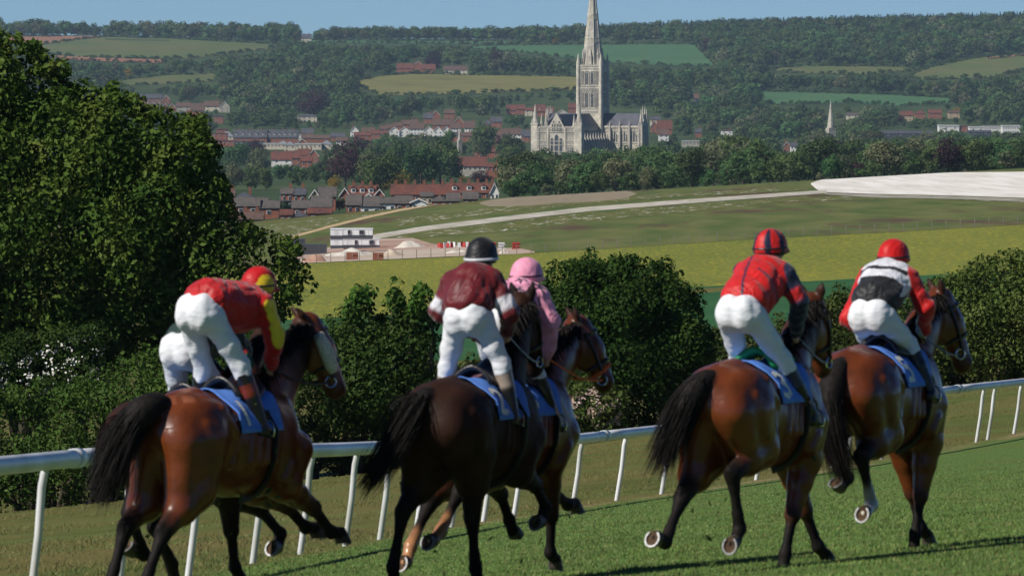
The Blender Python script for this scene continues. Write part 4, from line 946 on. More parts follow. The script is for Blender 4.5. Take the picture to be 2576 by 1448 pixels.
MIXD = {'round': 3, 'tall': 2, 'dark': 4, 'pale': .8, 'conifer': .5, 'copper': .05, 'yellow': .05}
def belt(x0, x1, Y, kinds, hm, seed, fill=.62, lo=.5, hi=1.4):
    """a row of trees at distance Y, feet on the ground there even where the crest hides them"""
    r = np.random.default_rng(seed); names = list(kinds); wts = np.array([kinds[q] for q in names], float); wts /= wts.sum(); x = x0
    while x < x1:
        Yj = Y * (1 + .05 * r.normal()); Yj = max(Yj, 1900); k = names[r.choice(len(names), p=wts)]; s = lo + (hi - lo) * r.random() * (.5 if k == 'yellow' else 1)
        h = hm * s * FPX / Yj; X = (x - CX) / FPX * Yj; z = float(ground_z(X, Yj)); yy = HZ - z * FPX / Yj; ww = h * .42
        for sc in (1.0, .75, .5, .34):
            if clear(x - ww * sc * .8, x + ww * sc * .8, yy - h * sc * .95, yy - 1):
                pts.append((k, np.array([X, Yj, z]), hm * s * sc, .9 + .35 * r.random(), (x, yy), h * sc)); break
        x += hm * .85 * FPX / Y * fill * (.6 + .8 * r.random())
MIXB = {'round': 4, 'tall': 2, 'dark': 3, 'pale': 2.2, 'copper': .25, 'yellow': .12}
for i_, Y_ in enumerate((1980, 2150, 2350, 2600, 2900, 3250, 3600)):
    belt(1250 if Y_ < 2500 else 560, 2840, Y_, MIXB, 11.0 if Y_ < 2200 else 13.0, 300 + i_)
belt(1600, 2680, 1915, {'dark': 2, 'pale': 2, 'round': 2}, 5.5, 320, .7)
belt(1260, 1700, 1925, {'dark': 2, 'pale': 2, 'round': 2}, 5.0, 321, .7)
for i_, Y_ in enumerate((1930, 2020, 2120, 2240)): belt(560, 1260, Y_, {'dark': 2, 'round': 2}, 5.0, 330 + i_, 3.2)
scatter(-260, 2840, [(-60, 300), (2660, 300)], [(-60, 440), (1240, 440), (2660, 425)], MIX, 14.5, 3, .50, .24)
scatter(-260, 2840, [(-60, 165), (2660, 165)], [(-60, 300), (2660, 300)], MIXD, 18.0, 4, .52, .22, 4800)
scatter(-260, 1300, [(-60, 93), (700, 104), (1300, 108)], [(-60, 165), (1300, 165)], MIXD, 18.5, 5, .52, .22, 4800)
scatter(1290, 2840, [(1290, 96), (1900, 84), (2660, 66)], [(1290, 165), (2660, 165)], MIXD, 18.5, 6, .48, .20, 4800)
scatter(-260, 760, [(-60, 84), (700, 92)], [(-60, 95), (700, 103)], {'round': 3, 'pale': 2, 'dark': 2}, 19.0, 7, .26, .16, 5500, .5, 1.3)
scatter(680, 1520, [(680, 90), (1520, 86)], [(680, 104), (1520, 100)], {'round': 3, 'dark': 3, 'pale': 1}, 15.0, 8, .28, .2, 5500, .5, 1.25)
scatter(1480, 2840, [(1480, 78), (1900, 62), (2660, 54)], [(1480, 92), (1900, 84), (2660, 74)], {'conifer': 6, 'dark': 1}, 17.0, 9, .17, .16, 5500, .72, 1.12)
HROW = np.random.default_rng(99)
for xs_, a_, b_ in KEEP[:NFIELD]:
    for yy_ in (a_, b_):
        n_ = int((xs_[-1] - xs_[0]) / 7)
        for x_ in np.linspace(xs_[0], xs_[-1], n_):
            if HROW.random() < .25: continue
            P_ = hit(x_, float(np.interp(x_, xs_, yy_)) + HROW.normal() * .5, 4800); hh_ = 2.0 + 3.5 * HROW.random() ** 2
            pts.append((('dark', 'round')[HROW.integers(2)], P_, hh_, 1.6, (x_, 150), hh_ * FPX / P_[1]))
# the largest 300 in view as trees of their own, the rest one mass of woodland
pts.sort(key=lambda q: -q[5])
def zone_of(x, y):
    if y > 425:
        return next(t for lim, t in ((640, 'behind the big sycamore'), (960, 'above the left half of the estate'), (1250, 'above the long red terrace'), (1460, 'below the cathedral front'), (1640, 'below the transept'), (1850, 'above the chalk track'), (2060, 'left of the chalk ground'), (2320, 'above the chalk ground'), (2450, 'above the chalk, right of the purple shrub'), (9999, 'above the chalk at far right')) if x < lim)
    if y > 330:
        return next(t for lim, t in ((640, 'behind the big sycamore, higher up'), (900, 'around the hospital terrace'), (1180, 'around the white town row'), (1340, 'left of the cathedral front'), (1640, 'close beside the cathedral'), (1860, 'just right of the transept'), (2080, 'left of the slim spire'), (2300, 'right of the slim spire'), (9999, 'by the warehouses')) if x < lim)
    return next(t for lim, t in ((640, 'on the far left slope'), (1000, 'on the wooded slope above town'), (1460, 'on the slope behind the town'), (1900, 'on the slope right of the tower'), (9999, 'on the slope behind the slim spire')) if x < lim)
byz = {}
for q in pts[:262]: byz.setdefault((q[0], zone_of(*q[4])), []).append(q)
i_ = 0
for (k, zn), v in byz.items():
    v.sort(key=lambda q: q[4][0])
    for j_, (kk, P, h, wf, xy, hd) in enumerate(v):
        lab = f"{NAMES[k][1]} {zn}" + (f", {ORD[j_]}" if 1 < len(v) <= 16 else '')
        add_tree(k, P, h, lab, f"{NAMES[k][0].replace('_', ' ')} row {zn}", wf, i_); i_ += 1
rest = pts[262:]
print('trees', len(pts))
PC = bpy.data.collections.new('woodland_kinds')     # source meshes for the mass, not linked to the scene
KI = {}
LOWP = {'round': [proto(200 + i, 10, 9.0, 16, 620, 1.15, M_LF, .05, False, .2) for i in range(3)], 'tall': [proto(210 + i, 10, 6.8, 14, 520, 1.1, M_LF, .05, False, .2) for i in range(2)], 'dark': [proto(220 + i, 10, 8.6, 16, 620, 1.15, M_LFD, .04, False, .2) for i in range(3)],
        'copper': [proto(230, 10, 9.5, 16, 620, 1.15, M_LFP, .04, False, .2)], 'conifer': [proto(240 + i, 10, 4.2, 40, 420, .75, M_LFC, .02, True, .2) for i in range(2)], 'yellow': [proto(250, 10, 9, 24, 300, 1.3, M_LFY, .04, False, .2)], 'pale': [proto(260 + i, 10, 8.2, 16, 560, 1.1, M_LFG, .05, False, .2) for i in range(2)]}
n_ = 0
for k, v in LOWP.items():
    KI[k] = []
    for me, tm in v:
        o = bpy.data.objects.new('kind_%02d' % n_, me); PC.objects.link(o); KI[k].append(n_); n_ += 1
V = np.array([q[1] for q in rest])
me = bpy.data.meshes.new('woodland'); me.vertices.add(len(V)); me.vertices.foreach_set('co', V.astype(np.float32).ravel())
rr = np.random.default_rng(77)
ai = me.attributes.new('kind', 'INT', 'POINT'); ai.data.foreach_set('value', np.array([KI[q[0]][rr.integers(len(KI[q[0]]))] for q in rest], dtype=np.int32))
sc_ = np.array([[q[2] / 10 * q[3], q[2] / 10 * q[3], q[2] / 10] for q in rest], dtype=np.float32)
av = me.attributes.new('size', 'FLOAT_VECTOR', 'POINT'); av.data.foreach_set('vector', sc_.ravel())
ar = me.attributes.new('turn', 'FLOAT_VECTOR', 'POINT'); ar.data.foreach_set('vector', np.stack([0 * sc_[:, 0], 0 * sc_[:, 0], rr.random(len(rest)) * 6.28], 1).astype(np.float32).ravel())
wo = link('woodland', me); tag(wo, 'mass of small distant trees covering the hills', 'woodland', kind='stuff')
ng = bpy.data.node_groups.new('woodland', 'GeometryNodeTree')
ng.interface.new_socket('Geometry', in_out='INPUT', socket_type='NodeSocketGeometry'); ng.interface.new_socket('Geometry', in_out='OUTPUT', socket_type='NodeSocketGeometry')
gi = ng.nodes.new('NodeGroupInput'); go = ng.nodes.new('NodeGroupOutput')
ci = ng.nodes.new('GeometryNodeCollectionInfo'); ci.inputs['Collection'].default_value = PC; ci.inputs['Separate Children'].default_value = True; ci.inputs['Reset Children'].default_value = True
ip = ng.nodes.new('GeometryNodeInstanceOnPoints'); ip.inputs['Pick Instance'].default_value = True
def named(n, t):
    q = ng.nodes.new('GeometryNodeInputNamedAttribute'); q.data_type = t; q.inputs[0].default_value = n; return q.outputs[0]
mp_ = ng.nodes.new('GeometryNodeMeshToPoints')
ng.links.new(gi.outputs[0], mp_.inputs[0]); ng.links.new(mp_.outputs[0], ip.inputs['Points']); ng.links.new(ci.outputs[0], ip.inputs['Instance'])
ng.links.new(named('kind', 'INT'), ip.inputs['Instance Index']); ng.links.new(named('turn', 'FLOAT_VECTOR'), ip.inputs['Rotation']); ng.links.new(named('size', 'FLOAT_VECTOR'), ip.inputs['Scale'])
ng.links.new(ip.outputs[0], go.inputs[0])
md = wo.modifiers.new('woodland', 'NODES'); md.node_group = ng
# ---------------------------------------------------------------- running rail
M_RAIL = noise_mat('white_plastic_rail', (.60, .62, .64), (.76, .77, .78), 1.5, rough=.4, spec=.45, c3=(.46, .48, .46), scale2=.9)
def rail_pt(c):
    y = np.interp(c, [q[0] for q in RAIL], [q[1] for q in RAIL]); X = (c - CX) / FPX * y
    return np.array([X, y, float(ground_z(X, y))])
def rail_row(c): return np.interp(c, [-260, 0, 240, 850, 970, 1430, 1670, 2380, 2575, 2800], [1195, 1171, 1147, 1130, 1124, 1106, 1079, 981, 960, 940])
rail = bpy.data.objects.new('running_rail', None); COL.objects.link(rail); tag(rail, 'white plastic running rail curving away behind the horses', 'rail')
joints = [-250, 190, 660, 1090, 1520, 1960, 2410, 2790]
for a_, b_ in zip(joints[:-1], joints[1:]):
    pp = []
    for c in np.linspace(a_, b_, 12):
        P = rail_pt(c); P[2] = -(rail_row(c) - HZ) / FPX * P[1]; pp.append(P)
    MB().tube(pp, .078, 16).build('rail_section', M_RAIL, rail, True)
    d = (pp[1] - pp[0]) / np.linalg.norm(pp[1] - pp[0])
    MB().tube([pp[0] - d * .16, pp[0] + d * .16], .088, 16).build('joint_sleeve', M_RAIL, rail, True)
M_POSTW = noise_mat('white_rail_post', (.64, .65, .66), (.80, .80, .80), 2.0, rough=.45, spec=.4, c3=(.50, .51, .47), scale2=1.3)
for c in (-110, 118, 338, 512, 672, 790, 902, 988, 1078, 1166, 1246, 1322, 1468, 1578, 1690, 1792, 1861, 1927, 2117, 2153, 2240, 2330, 2478, 2506, 2572, 2660):
    P = rail_pt(c); zt = -(rail_row(c) - HZ) / FPX * P[1]
    th = np.array([.8, .6, 0]) / 1.0   # outward side of the rail
    g = P - np.array([.16, -.22, 0]); g[2] = float(ground_z(g[0], g[1]))
    top = np.array([P[0], P[1], zt - .02])
    v = top - g; pts_ = [g - v * .12, g, g + v * .5, g + v * .84 - np.array((.02, 0, 0)), g + v * .93 - np.array((.012, 0, 0)), top]
    MB().tube(pts_, .036, 10).build('rail_post', M_POSTW, rail, True)

# ---------------------------------------------------------------- grass blades on the running track
def grass():
    r = np.random.default_rng(3); n = 470000
    Y = 44 + 84 * r.random(n) ** 1.5; X = (-1400 + 2800 * r.random(n)) / FPX * Y
    clump = np.sin(X * 2.1 + 1.3 * np.sin(Y * .9)) + np.sin(Y * 1.7 + X * .6)
    keep = r.random(n) < np.clip((rail_y(X) + 8 - Y) / 9, 0, 1) * np.clip((128 - Y) / 60, 0, 1)
    X, Y, clump = X[keep], Y[keep], clump[keep]; n = len(X)
    Z = ground_z(X, Y)
    past = Y > rail_y(X) - 1.0
    h = (.013 + .018 * r.random(n)) * (1 + .15 * clump); h[past] *= .55
    w = .0032 + .003 * r.random(n)
    a = r.random(n) * 6.283; lean = .6 * r.random(n) * h
    l1, l2 = np.cos(a + 1.2) * lean, np.sin(a + 1.2) * lean
    b = np.stack([X, Y, Z - .004], 1); dx = np.stack([np.cos(a) * w, np.sin(a) * w, 0 * w], 1)
    V = np.stack([b - dx, b + dx, b + np.stack([l1, l2, h], 1)], 1).reshape(-1, 3)
    col = np.stack([.098 + .04 * r.random(n), .165 + .05 * r.random(n), .036 + .015 * r.random(n)], 1)
    straw = r.random(n) < np.where(past, .5, .07); col[straw] = np.array([.26, .21, .085])
    # taller dry tufts in the rough between the rail and the hedge
    m2 = 110000; Y2 = 58 + 150 * r.random(m2) ** 1.2; X2 = (-1400 + 2800 * r.random(m2)) / FPX * Y2
    ok = (Y2 > rail_y(X2) + 1) & (np.sin(X2 * .9 + 2 * np.sin(Y2 * .13)) + np.sin(Y2 * .31 + X2) + r.normal(0, .7, m2) > .2); X2, Y2 = X2[ok], Y2[ok]; m2 = len(X2)
    a2 = r.random(m2) * 6.283; h2 = .03 + .045 * r.random(m2); w2 = .0035 + .005 * r.random(m2)
    b2 = np.stack([X2, Y2, ground_z(X2, Y2) - .01], 1); d2 = np.stack([np.cos(a2) * w2, np.sin(a2) * w2, 0 * w2], 1)
    V2 = np.stack([b2 - d2, b2 + d2, b2 + np.stack([.04 * r.normal(0, 1, m2), .04 * r.normal(0, 1, m2), h2], 1)], 1).reshape(-1, 3)
    c2 = np.where((r.random(m2) < .38)[:, None], np.array([.20, .165, .06]), np.array([.085, .12, .025])) * (.7 + .6 * r.random(m2))[:, None]
    V = np.concatenate([V, V2]); col = np.concatenate([col, c2]); n += m2
    col = np.repeat(col, 3, 0)
    me = mesh_np('grass', V, np.arange(3 * n).reshape(-1, 3), False, col)
    m = attr_mat('grass_blades', rough=.6, spec=.25, nscale=1.1, namt=.30); me.materials.append(m)
    o = link('grass', me); tag(o, 'short green turf of the running track', 'grass', kind='stuff')
grass()

# ---------------------------------------------------------------- trees, bushes and hedge beyond the rail
def in_poly(x, y, poly):
    c = np.zeros(len(x), bool); p = poly
    for i in range(len(p)):
        (x1, y1), (x2, y2) = p[i], p[i - 1]
        m = ((y1 > y) != (y2 > y)); 
        if y1 != y2: c ^= m & (x < (x2 - x1) * (y - y1) / (y2 - y1 + 1e-12) + x1)
    return c
def edge_dist(x, y, poly):
    d = np.full(len(x), 1e9)
    for i in range(len(poly)):
        a = np.array(poly[i - 1], float); b = np.array(poly[i], float); ab = b - a
        t = np.clip(((x - a[0]) * ab[0] + (y - a[1]) * ab[1]) / (ab @ ab), 0, 1)
        d = np.minimum(d, np.hypot(x - a[0] - t * ab[0], y - a[1] - t * ab[1]))
    return d
def plant(name, label, cat, poly, Y0, ncl, nleaf, leaf, mat, seed, cr=(.45, 1.0), thick=.7, maxd=5.0, group=None, stems=8, extra=None, spray=.55):
    """a crown filling an outline at its own distance, as deep as it is wide, made of leaf clumps; stems inside"""
    r = np.random.default_rng(seed); k = Y0 / FPX; P = np.array(poly, float)
    x0, y0 = P.min(0); x1, y1 = P.max(0); C = []
    while len(C) < ncl:
        x = x0 + (x1 - x0) * r.random(ncl * 3); y = y0 + (y1 - y0) * r.random(ncl * 3)
        ok = in_poly(x, y, poly); x, y = x[ok], y[ok]; d = edge_dist(x, y, poly) * k
        R = cr[0] + (cr[1] - cr[0]) * r.random(len(x)); R = np.minimum(R, .12 + d * .75)
        half = np.minimum(maxd, thick * d + .5)
        s = 2 * r.random(len(x)) - 1; s = np.sign(s) * np.abs(s) ** .6
        for q in range(len(x)):
            if len(C) >= ncl: break
            C.append((x[q], y[q], s[q] * half[q], R[q]))
    # ragged outline: small sprays standing out of the edge
    ns = int(ncl * spray); q = r.integers(len(P), size=ns); t = r.random(ns)
    E = P[q - 1] * (1 - t)[:, None] + P[q] * t[:, None]; cen = P.mean(0); out = E - cen; out /= np.linalg.norm(out, axis=1)[:, None] + 1e-9
    E = E + out * ((r.random(ns) * .42 - .34) / k)[:, None]
    up = E[:, 1] < y1 - .25 * (y1 - y0)
    for a, b in zip(E[up], r.random(int(up.sum()))): C.append((a[0], a[1], (2 * r.random() - 1) * .8, .14 + .22 * b))
    C = np.array(C); ncl = len(C); Yc = Y0 + C[:, 2]
    c = np.stack([(C[:, 0] - CX) / FPX * Y0, Yc, -(C[:, 1] - HZ) / FPX * Y0], 1); R = C[:, 3]
    per = np.maximum(8, R ** 2 / (R ** 2).sum() * nleaf).astype(int); ci = np.repeat(np.arange(ncl), per); n = len(ci)
    dd = r.normal(0, 1, (n, 3)); dd[:, 2] += .2; dd /= np.linalg.norm(dd, axis=1)[:, None]
    L = c[ci] + dd * (R[ci] * (.55 + .55 * r.random(n) ** .8))[:, None]
    nrm = dd + .65 * r.normal(0, 1, (n, 3)); nrm[:, 2] += .25; nrm /= np.linalg.norm(nrm, axis=1)[:, None]
    V, F = leaf_quads(L, nrm, leaf * (.4 + 1.5 * r.random(n) ** 1.6), r)
    base = np.array([c[:, 0].mean(), Y0, 0.]); base[2] = float(ground_z(base[0], base[1]))
    root = bpy.data.objects.new(name, None); COL.objects.link(root); root.location = base; tag(root, label, cat, group)
    me = mesh_np('foliage', V - base, F); me.materials.append(mat); link('foliage', me, root)
    for i in range(stems):
        t = c[r.integers(ncl)] - base; b = np.array([t[0] * .35 + .4 * r.normal(), .5 * r.normal(), -.3]); gz = float(ground_z(b[0] + base[0], b[1] + base[1])) - base[2]; b[2] = gz - .3
        m1 = b * .5 + t * .5 + r.normal(0, .25, 3); rad = .05 + .012 * abs(t[2] - b[2])
        MB().tube([b, (b + m1) / 2 + r.normal(0, .08, 3), m1, (m1 + t) / 2 + r.normal(0, .12, 3), t], [rad, rad * .85, rad * .6, rad * .35, rad * .12], 6).build('stem', M_BARK, root, True)
    if extra:
        nm, n2, sz, mt, pl = extra
        x = []; 
        xs = pl[0][0]; pp = np.array(pl, float); q0, q1 = pp.min(0), pp.max(0)
        x = q0[0] + (q1[0] - q0[0]) * r.random(n2 * 3); y = q0[1] + (q1[1] - q0[1]) * r.random(n2 * 3)
        ck = np.sin(x * .11) + np.sin(y * .13 + x * .05) + .8 * r.normal(0, 1, len(x))
        ok = in_poly(x, y, pl) & (ck > .3); x, y = x[ok][:n2], y[ok][:n2]; n2 = len(x)
        ym = Y0 - np.minimum(maxd, thick * edge_dist(x, y, poly) * k + .5) * (.75 + .35 * r.random(n2))
        Q = np.stack([(x - CX) / FPX * Y0, ym, -(y - HZ) / FPX * Y0], 1); nn = np.tile((0., -1., .5), (n2, 1)) + .5 * r.normal(0, 1, (n2, 3)); nn /= np.linalg.norm(nn, axis=1)[:, None]
        V, F = leaf_quads(Q, nn, sz * (.5 + r.random(n2)), r); me = mesh_np(nm, V - base, F); me.materials.append(mt); o = link(nm, me, root); o['kind'] = 'stuff'
    return root
M_SYC = leaf_mat('sycamore_leaves', (0.052, 0.117, 0.0156), (0.0962, 0.169, 0.0221), (0.1625, 0.2054, 0.0351), trans=.22, hue=.0, nscale=.9)
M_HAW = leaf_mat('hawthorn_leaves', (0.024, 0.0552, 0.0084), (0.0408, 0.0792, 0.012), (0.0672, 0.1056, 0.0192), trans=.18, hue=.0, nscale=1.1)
M_MAP = leaf_mat('field_maple_leaves', (0.0198, 0.055, 0.0077), (0.0352, 0.0814, 0.011), (0.0594, 0.1144, 0.0165), trans=.18, hue=.0, nscale=1.0)
M_HDG = leaf_mat('hedge_leaves', (0.039, 0.0676, 0.013), (0.0676, 0.0988, 0.0195), (0.1118, 0.1352, 0.0338), trans=.18, hue=.0, nscale=1.2)
M_MAY = noise_mat('may_blossom', (.50, .49, .42), (.72, .71, .64), 3, rough=.8)
M_PINKB = noise_mat('pink_blossom', (.36, .24, .20), (.52, .40, .33), 3, rough=.8)
TREE = [(-420, 620), (-400, 420), (-330, 250), (-240, 140), (-130, 70), (-40, 60), (0, 90), (33, 100), (73, 117), (95, 133), (93, 160), (80, 182), (113, 162), (160, 157), (140, 176), (127, 200), (167, 217), (213, 217), (290, 217), (290, 240), (333, 240), (367, 270), (373, 293), (417, 290), (443, 300), (490, 304), (528, 306), (523, 353), (540, 383), (522, 410), (533, 440), (560, 467), (572, 500), (590, 540), (615, 565), (640, 588), (690, 612), (735, 618), (762, 648), (745, 665), (760, 692), (768, 720), (738, 745), (762, 780), (715, 805), (650, 850), (450, 900), (200, 980), (-120, 1000), (-330, 900)]
plant('sycamore_tree', 'huge leafy sycamore filling the left side behind the rail', 'tree', TREE, 232, 560, 165000, .155, M_SYC, 21, (.5, 1.25), .62, 5.0, None, 14)
plant('hawthorn', 'hawthorn with white may blossom at the lower left', 'bush', [(-120, 860), (0, 845), (120, 830), (250, 820), (290, 870), (280, 960), (230, 1010), (100, 1050), (-120, 1060)], 226, 90, 34000, .10, M_HAW, 22, (.4, .9), .6, 2.2, None, 8, ('blossom', 620, .085, M_MAY, [(-60, 880), (60, 900), (150, 850), (260, 830), (282, 900), (240, 980), (100, 1000), (-60, 1010)]))
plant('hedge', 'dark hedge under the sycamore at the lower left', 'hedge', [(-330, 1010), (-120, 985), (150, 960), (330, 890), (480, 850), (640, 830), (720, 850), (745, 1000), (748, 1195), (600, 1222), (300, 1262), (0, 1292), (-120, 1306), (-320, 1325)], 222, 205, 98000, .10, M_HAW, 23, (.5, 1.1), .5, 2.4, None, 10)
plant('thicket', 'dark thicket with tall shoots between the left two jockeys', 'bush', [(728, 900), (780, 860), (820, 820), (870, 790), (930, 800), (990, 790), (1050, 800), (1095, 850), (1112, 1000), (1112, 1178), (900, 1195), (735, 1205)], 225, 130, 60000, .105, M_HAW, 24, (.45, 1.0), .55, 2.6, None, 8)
for i_, (pl_, n_) in enumerate([([(868, 800), (862, 760), (880, 735), (905, 720), (925, 745), (930, 780), (950, 800)], 1500), ([(985, 800), (975, 760), (985, 725), (1000, 718), (1012, 750), (1010, 800)], 700), ([(1015, 805), (1030, 770), (1045, 735), (1062, 714), (1085, 735), (1080, 765), (1060, 800)], 1500), ([(1060, 820), (1075, 785), (1098, 772), (1105, 790), (1090, 830)], 700)]):
    plant('sapling', ['thin leafy sapling above the thicket, leftmost of four', 'thin leafy sapling above the thicket, second from left', 'thin leafy sapling above the thicket, third from left', 'low leafy sapling at the right shoulder of the thicket'][i_], 'sapling', pl_, 225, 20, n_ // 2, .16, M_MAP, 50 + i_, (.16, .30), .5, .8, 'saplings above the thicket', 3)
plant('hedge', 'dark hedge seen between the maroon and pink jockeys', 'hedge', [(1095, 930), (1200, 905), (1340, 900), (1400, 960), (1420, 1100), (1300, 1135), (1095, 1180)], 228, 80, 30000, .10, M_HDG, 25, (.45, 1.0), .5, 2.0, None, 6)
plant('maple_bush', 'big round dark green maple bush in the middle', 'bush', [(1352, 780), (1375, 700), (1395, 672), (1440, 655), (1500, 648), (1560, 656), (1640, 652), (1682, 664), (1705, 690), (1745, 728), (1772, 780), (1792, 840), (1800, 920), (1788, 1010), (1720, 1075), (1600, 1092), (1420, 1095), (1362, 1020), (1345, 900)], 230, 240, 90000, .105, M_MAP, 26, (.4, .85), .75, 3.4, None, 8, None, .22)
plant('flowering_shrub', 'small pink flowering shrub left of the maple bush', 'shrub', [(1425, 1000), (1470, 965), (1530, 960), (1570, 1000), (1575, 1060), (1530, 1092), (1440, 1092)], 224, 90, 5000, .12, M_HDG, 27, (.25, .45), .6, 1.0, None, 4, ('blossom', 420, .12, M_PINKB, [(1430, 1000), (1470, 970), (1525, 970), (1560, 1010), (1560, 1070), (1440, 1080)]))
plant('hedge', 'overgrown hedge between the maple bush and the striped jockey', 'hedge', [(1740, 900), (1800, 830), (1880, 850), (1990, 800), (2060, 755), (2120, 735), (2180, 740), (2230, 800), (2240, 1020), (2000, 1050), (1745, 1085)], 236, 150, 64000, .105, M_HDG, 28, (.45, 1.0), .55, 2.6, None, 9)
plant('hedge', 'overgrown olive-green hedge at the right edge', 'hedge', [(2200, 800), (2240, 745), (2300, 730), (2350, 712), (2400, 694), (2460, 670), (2520, 650), (2580, 640), (2700, 630), (2850, 640), (2900, 930), (2720, 955), (2500, 968), (2380, 982), (2210, 1030)], 240, 210, 92000, .105, M_HDG, 29, (.45, 1.05), .55, 2.8, None, 10)
# ---------------------------------------------------------------- soft-body modelling: blended distance fields
class SDF:
    def __init__(s, lo, hi, vox):
        s.lo = np.array(lo, dtype=np.float32); s.vox = vox
        s.n = np.ceil((np.array(hi) - s.lo) / vox).astype(int) + 1
        s.ax = [s.lo[i] + vox * np.arange(s.n[i], dtype=np.float32) for i in range(3)]
        s.d = np.full(s.n, .5, dtype=np.float32)
        s.prims = []
    def _apply(s, fn, blo, bhi, k, col, cut=False):
        pad = k + 3 * s.vox
        i0 = np.clip(((np.array(blo) - pad - s.lo) / s.vox).astype(int), 0, s.n)
        i1 = np.clip(((np.array(bhi) + pad - s.lo) / s.vox).astype(int) + 2, 0, s.n)
        if (i1 <= i0).any(): return
        sl = tuple(slice(a, b) for a, b in zip(i0, i1))
        X = s.ax[0][sl[0]][:, None, None]; Y = s.ax[1][sl[1]][None, :, None]; Z = s.ax[2][sl[2]][None, None, :]
        pd = fn(X, Y, Z); sub = s.d[sl]
        h = np.clip(.5 + .5 * (sub - pd) / k, 0, 1)
        s.d[sl] = sub * (1 - h) + pd * h - k * h * (1 - h)
        s.prims.append((fn, col))
    def cone(s, a, b, ra, rb, k=.03, col=0, flat=None, fdir=(0, 1, 0)):
        a = np.array(a, float); b = np.array(b, float); ba = b - a; L2 = float(ba @ ba) + 1e-9
        nd = np.array(fdir, float); nd /= np.linalg.norm(nd)
        def fn(X, Y, Z):
            px, py, pz = X - a[0], Y - a[1], Z - a[2]
            t = np.clip((px * ba[0] + py * ba[1] + pz * ba[2]) / L2, 0, 1)
            qx, qy, qz = px - t * ba[0], py - t * ba[1], pz - t * ba[2]
            q2 = qx * qx + qy * qy + qz * qz
            if flat:
                u = qx * nd[0] + qy * nd[1] + qz * nd[2]
                q2 = q2 + u * u * (1 / flat ** 2 - 1)
            return (np.sqrt(q2) - (ra + (rb - ra) * t)) * (1.0 if not flat else .5 + .5 * min(flat, 1))
        R = max(ra, rb)
        if flat and flat > 1: R *= flat
        s._apply(fn, np.minimum(a, b) - R, np.maximum(a, b) + R, k, col)
    def ell(s, c, r, k=.03, col=0, R=None):
        c = np.array(c, float); r = np.array(r, float)
        R = np.eye(3) if R is None else np.array(R, float)     # rows: local axes
        def fn(X, Y, Z):
            px, py, pz = X - c[0], Y - c[1], Z - c[2]
            q = [R[i, 0] * px + R[i, 1] * py + R[i, 2] * pz for i in range(3)]
            k0 = np.sqrt((q[0] / r[0]) ** 2 + (q[1] / r[1]) ** 2 + (q[2] / r[2]) ** 2) + 1e-6
            k1 = np.sqrt((q[0] / r[0] ** 2) ** 2 + (q[1] / r[1] ** 2) ** 2 + (q[2] / r[2] ** 2) ** 2) + 1e-6
            return k0 * (k0 - 1) / k1
        m = r.max()
        s._apply(fn, c - m, c + m, k, col)
    def wrinkle(s, amp, f, seed=0):
        r = np.random.default_rng(seed)
        X = s.ax[0][:, None, None]; Y = s.ax[1][None, :, None]; Z = s.ax[2][None, None, :]
        for i in range(4):
            w = r.normal(0, 1, 3); w *= f * (1 + .5 * i) / np.linalg.norm(w); ph = r.random() * 6
            w2 = r.normal(0, 1, 3) * f * .35
            s.d += (amp / (1 + .5 * i)) * (np.abs(np.sin(w[0] * X + w[1] * Y + w[2] * Z + ph + 1.7 * np.sin(w2[0] * X + w2[1] * Y + w2[2] * Z))) - .64) * -1.6
    def smooth(s, it=1):
        for _ in range(it):
            d = s.d
            e = d.copy()
            e[1:-1, 1:-1, 1:-1] = (2 * d[1:-1, 1:-1, 1:-1] + d[2:, 1:-1, 1:-1] + d[:-2, 1:-1, 1:-1] + d[1:-1, 2:, 1:-1] + d[1:-1, :-2, 1:-1] + d[1:-1, 1:-1, 2:] + d[1:-1, 1:-1, :-2]) / 8
            s.d = e
    def poly(s):
        g = openvdb.FloatGrid(.5)
        g.copyFromArray(np.clip(s.d, -.5, .5))
        P, Q = g.convertToQuads(0.0)
        return P * s.vox + s.lo, Q[:, ::-1].copy()
    def colors(s, P, table, soft=.015):
        acc = np.zeros((len(P), 3)); wt = np.zeros(len(P))
        for fn, col in s.prims:
            d = fn(P[:, 0], P[:, 1], P[:, 2])
            w = np.exp(np.clip(-d / soft, -60, 60))
            acc += w[:, None] * np.array(table[col]); wt += w
        return acc / wt[:, None]

def unit(v):
    v = np.array(v, float); return v / np.linalg.norm(v)

# ---------------------------------------------------------------- horses
HIND = dict(o=(-.50, .15, 1.25), L=(.36, .48, .42, .13, .085))
FORE = dict(o=(.66, .15, 1.12), L=(.30, .43, .30, .12, .085))
def leg_chain(spec, side, a):
    p = np.array(spec['o'], float); p[1] *= side; p[0] += a[6]; pts = [p.copy()]; dirs = []
    for L, ang in zip(spec['L'], a[:5]):
        t = math.radians(ang); d = unit((math.cos(t), a[5] * side, math.sin(t)))
        p = p + L * d; pts.append(p.copy()); dirs.append(d)
    return pts, dirs

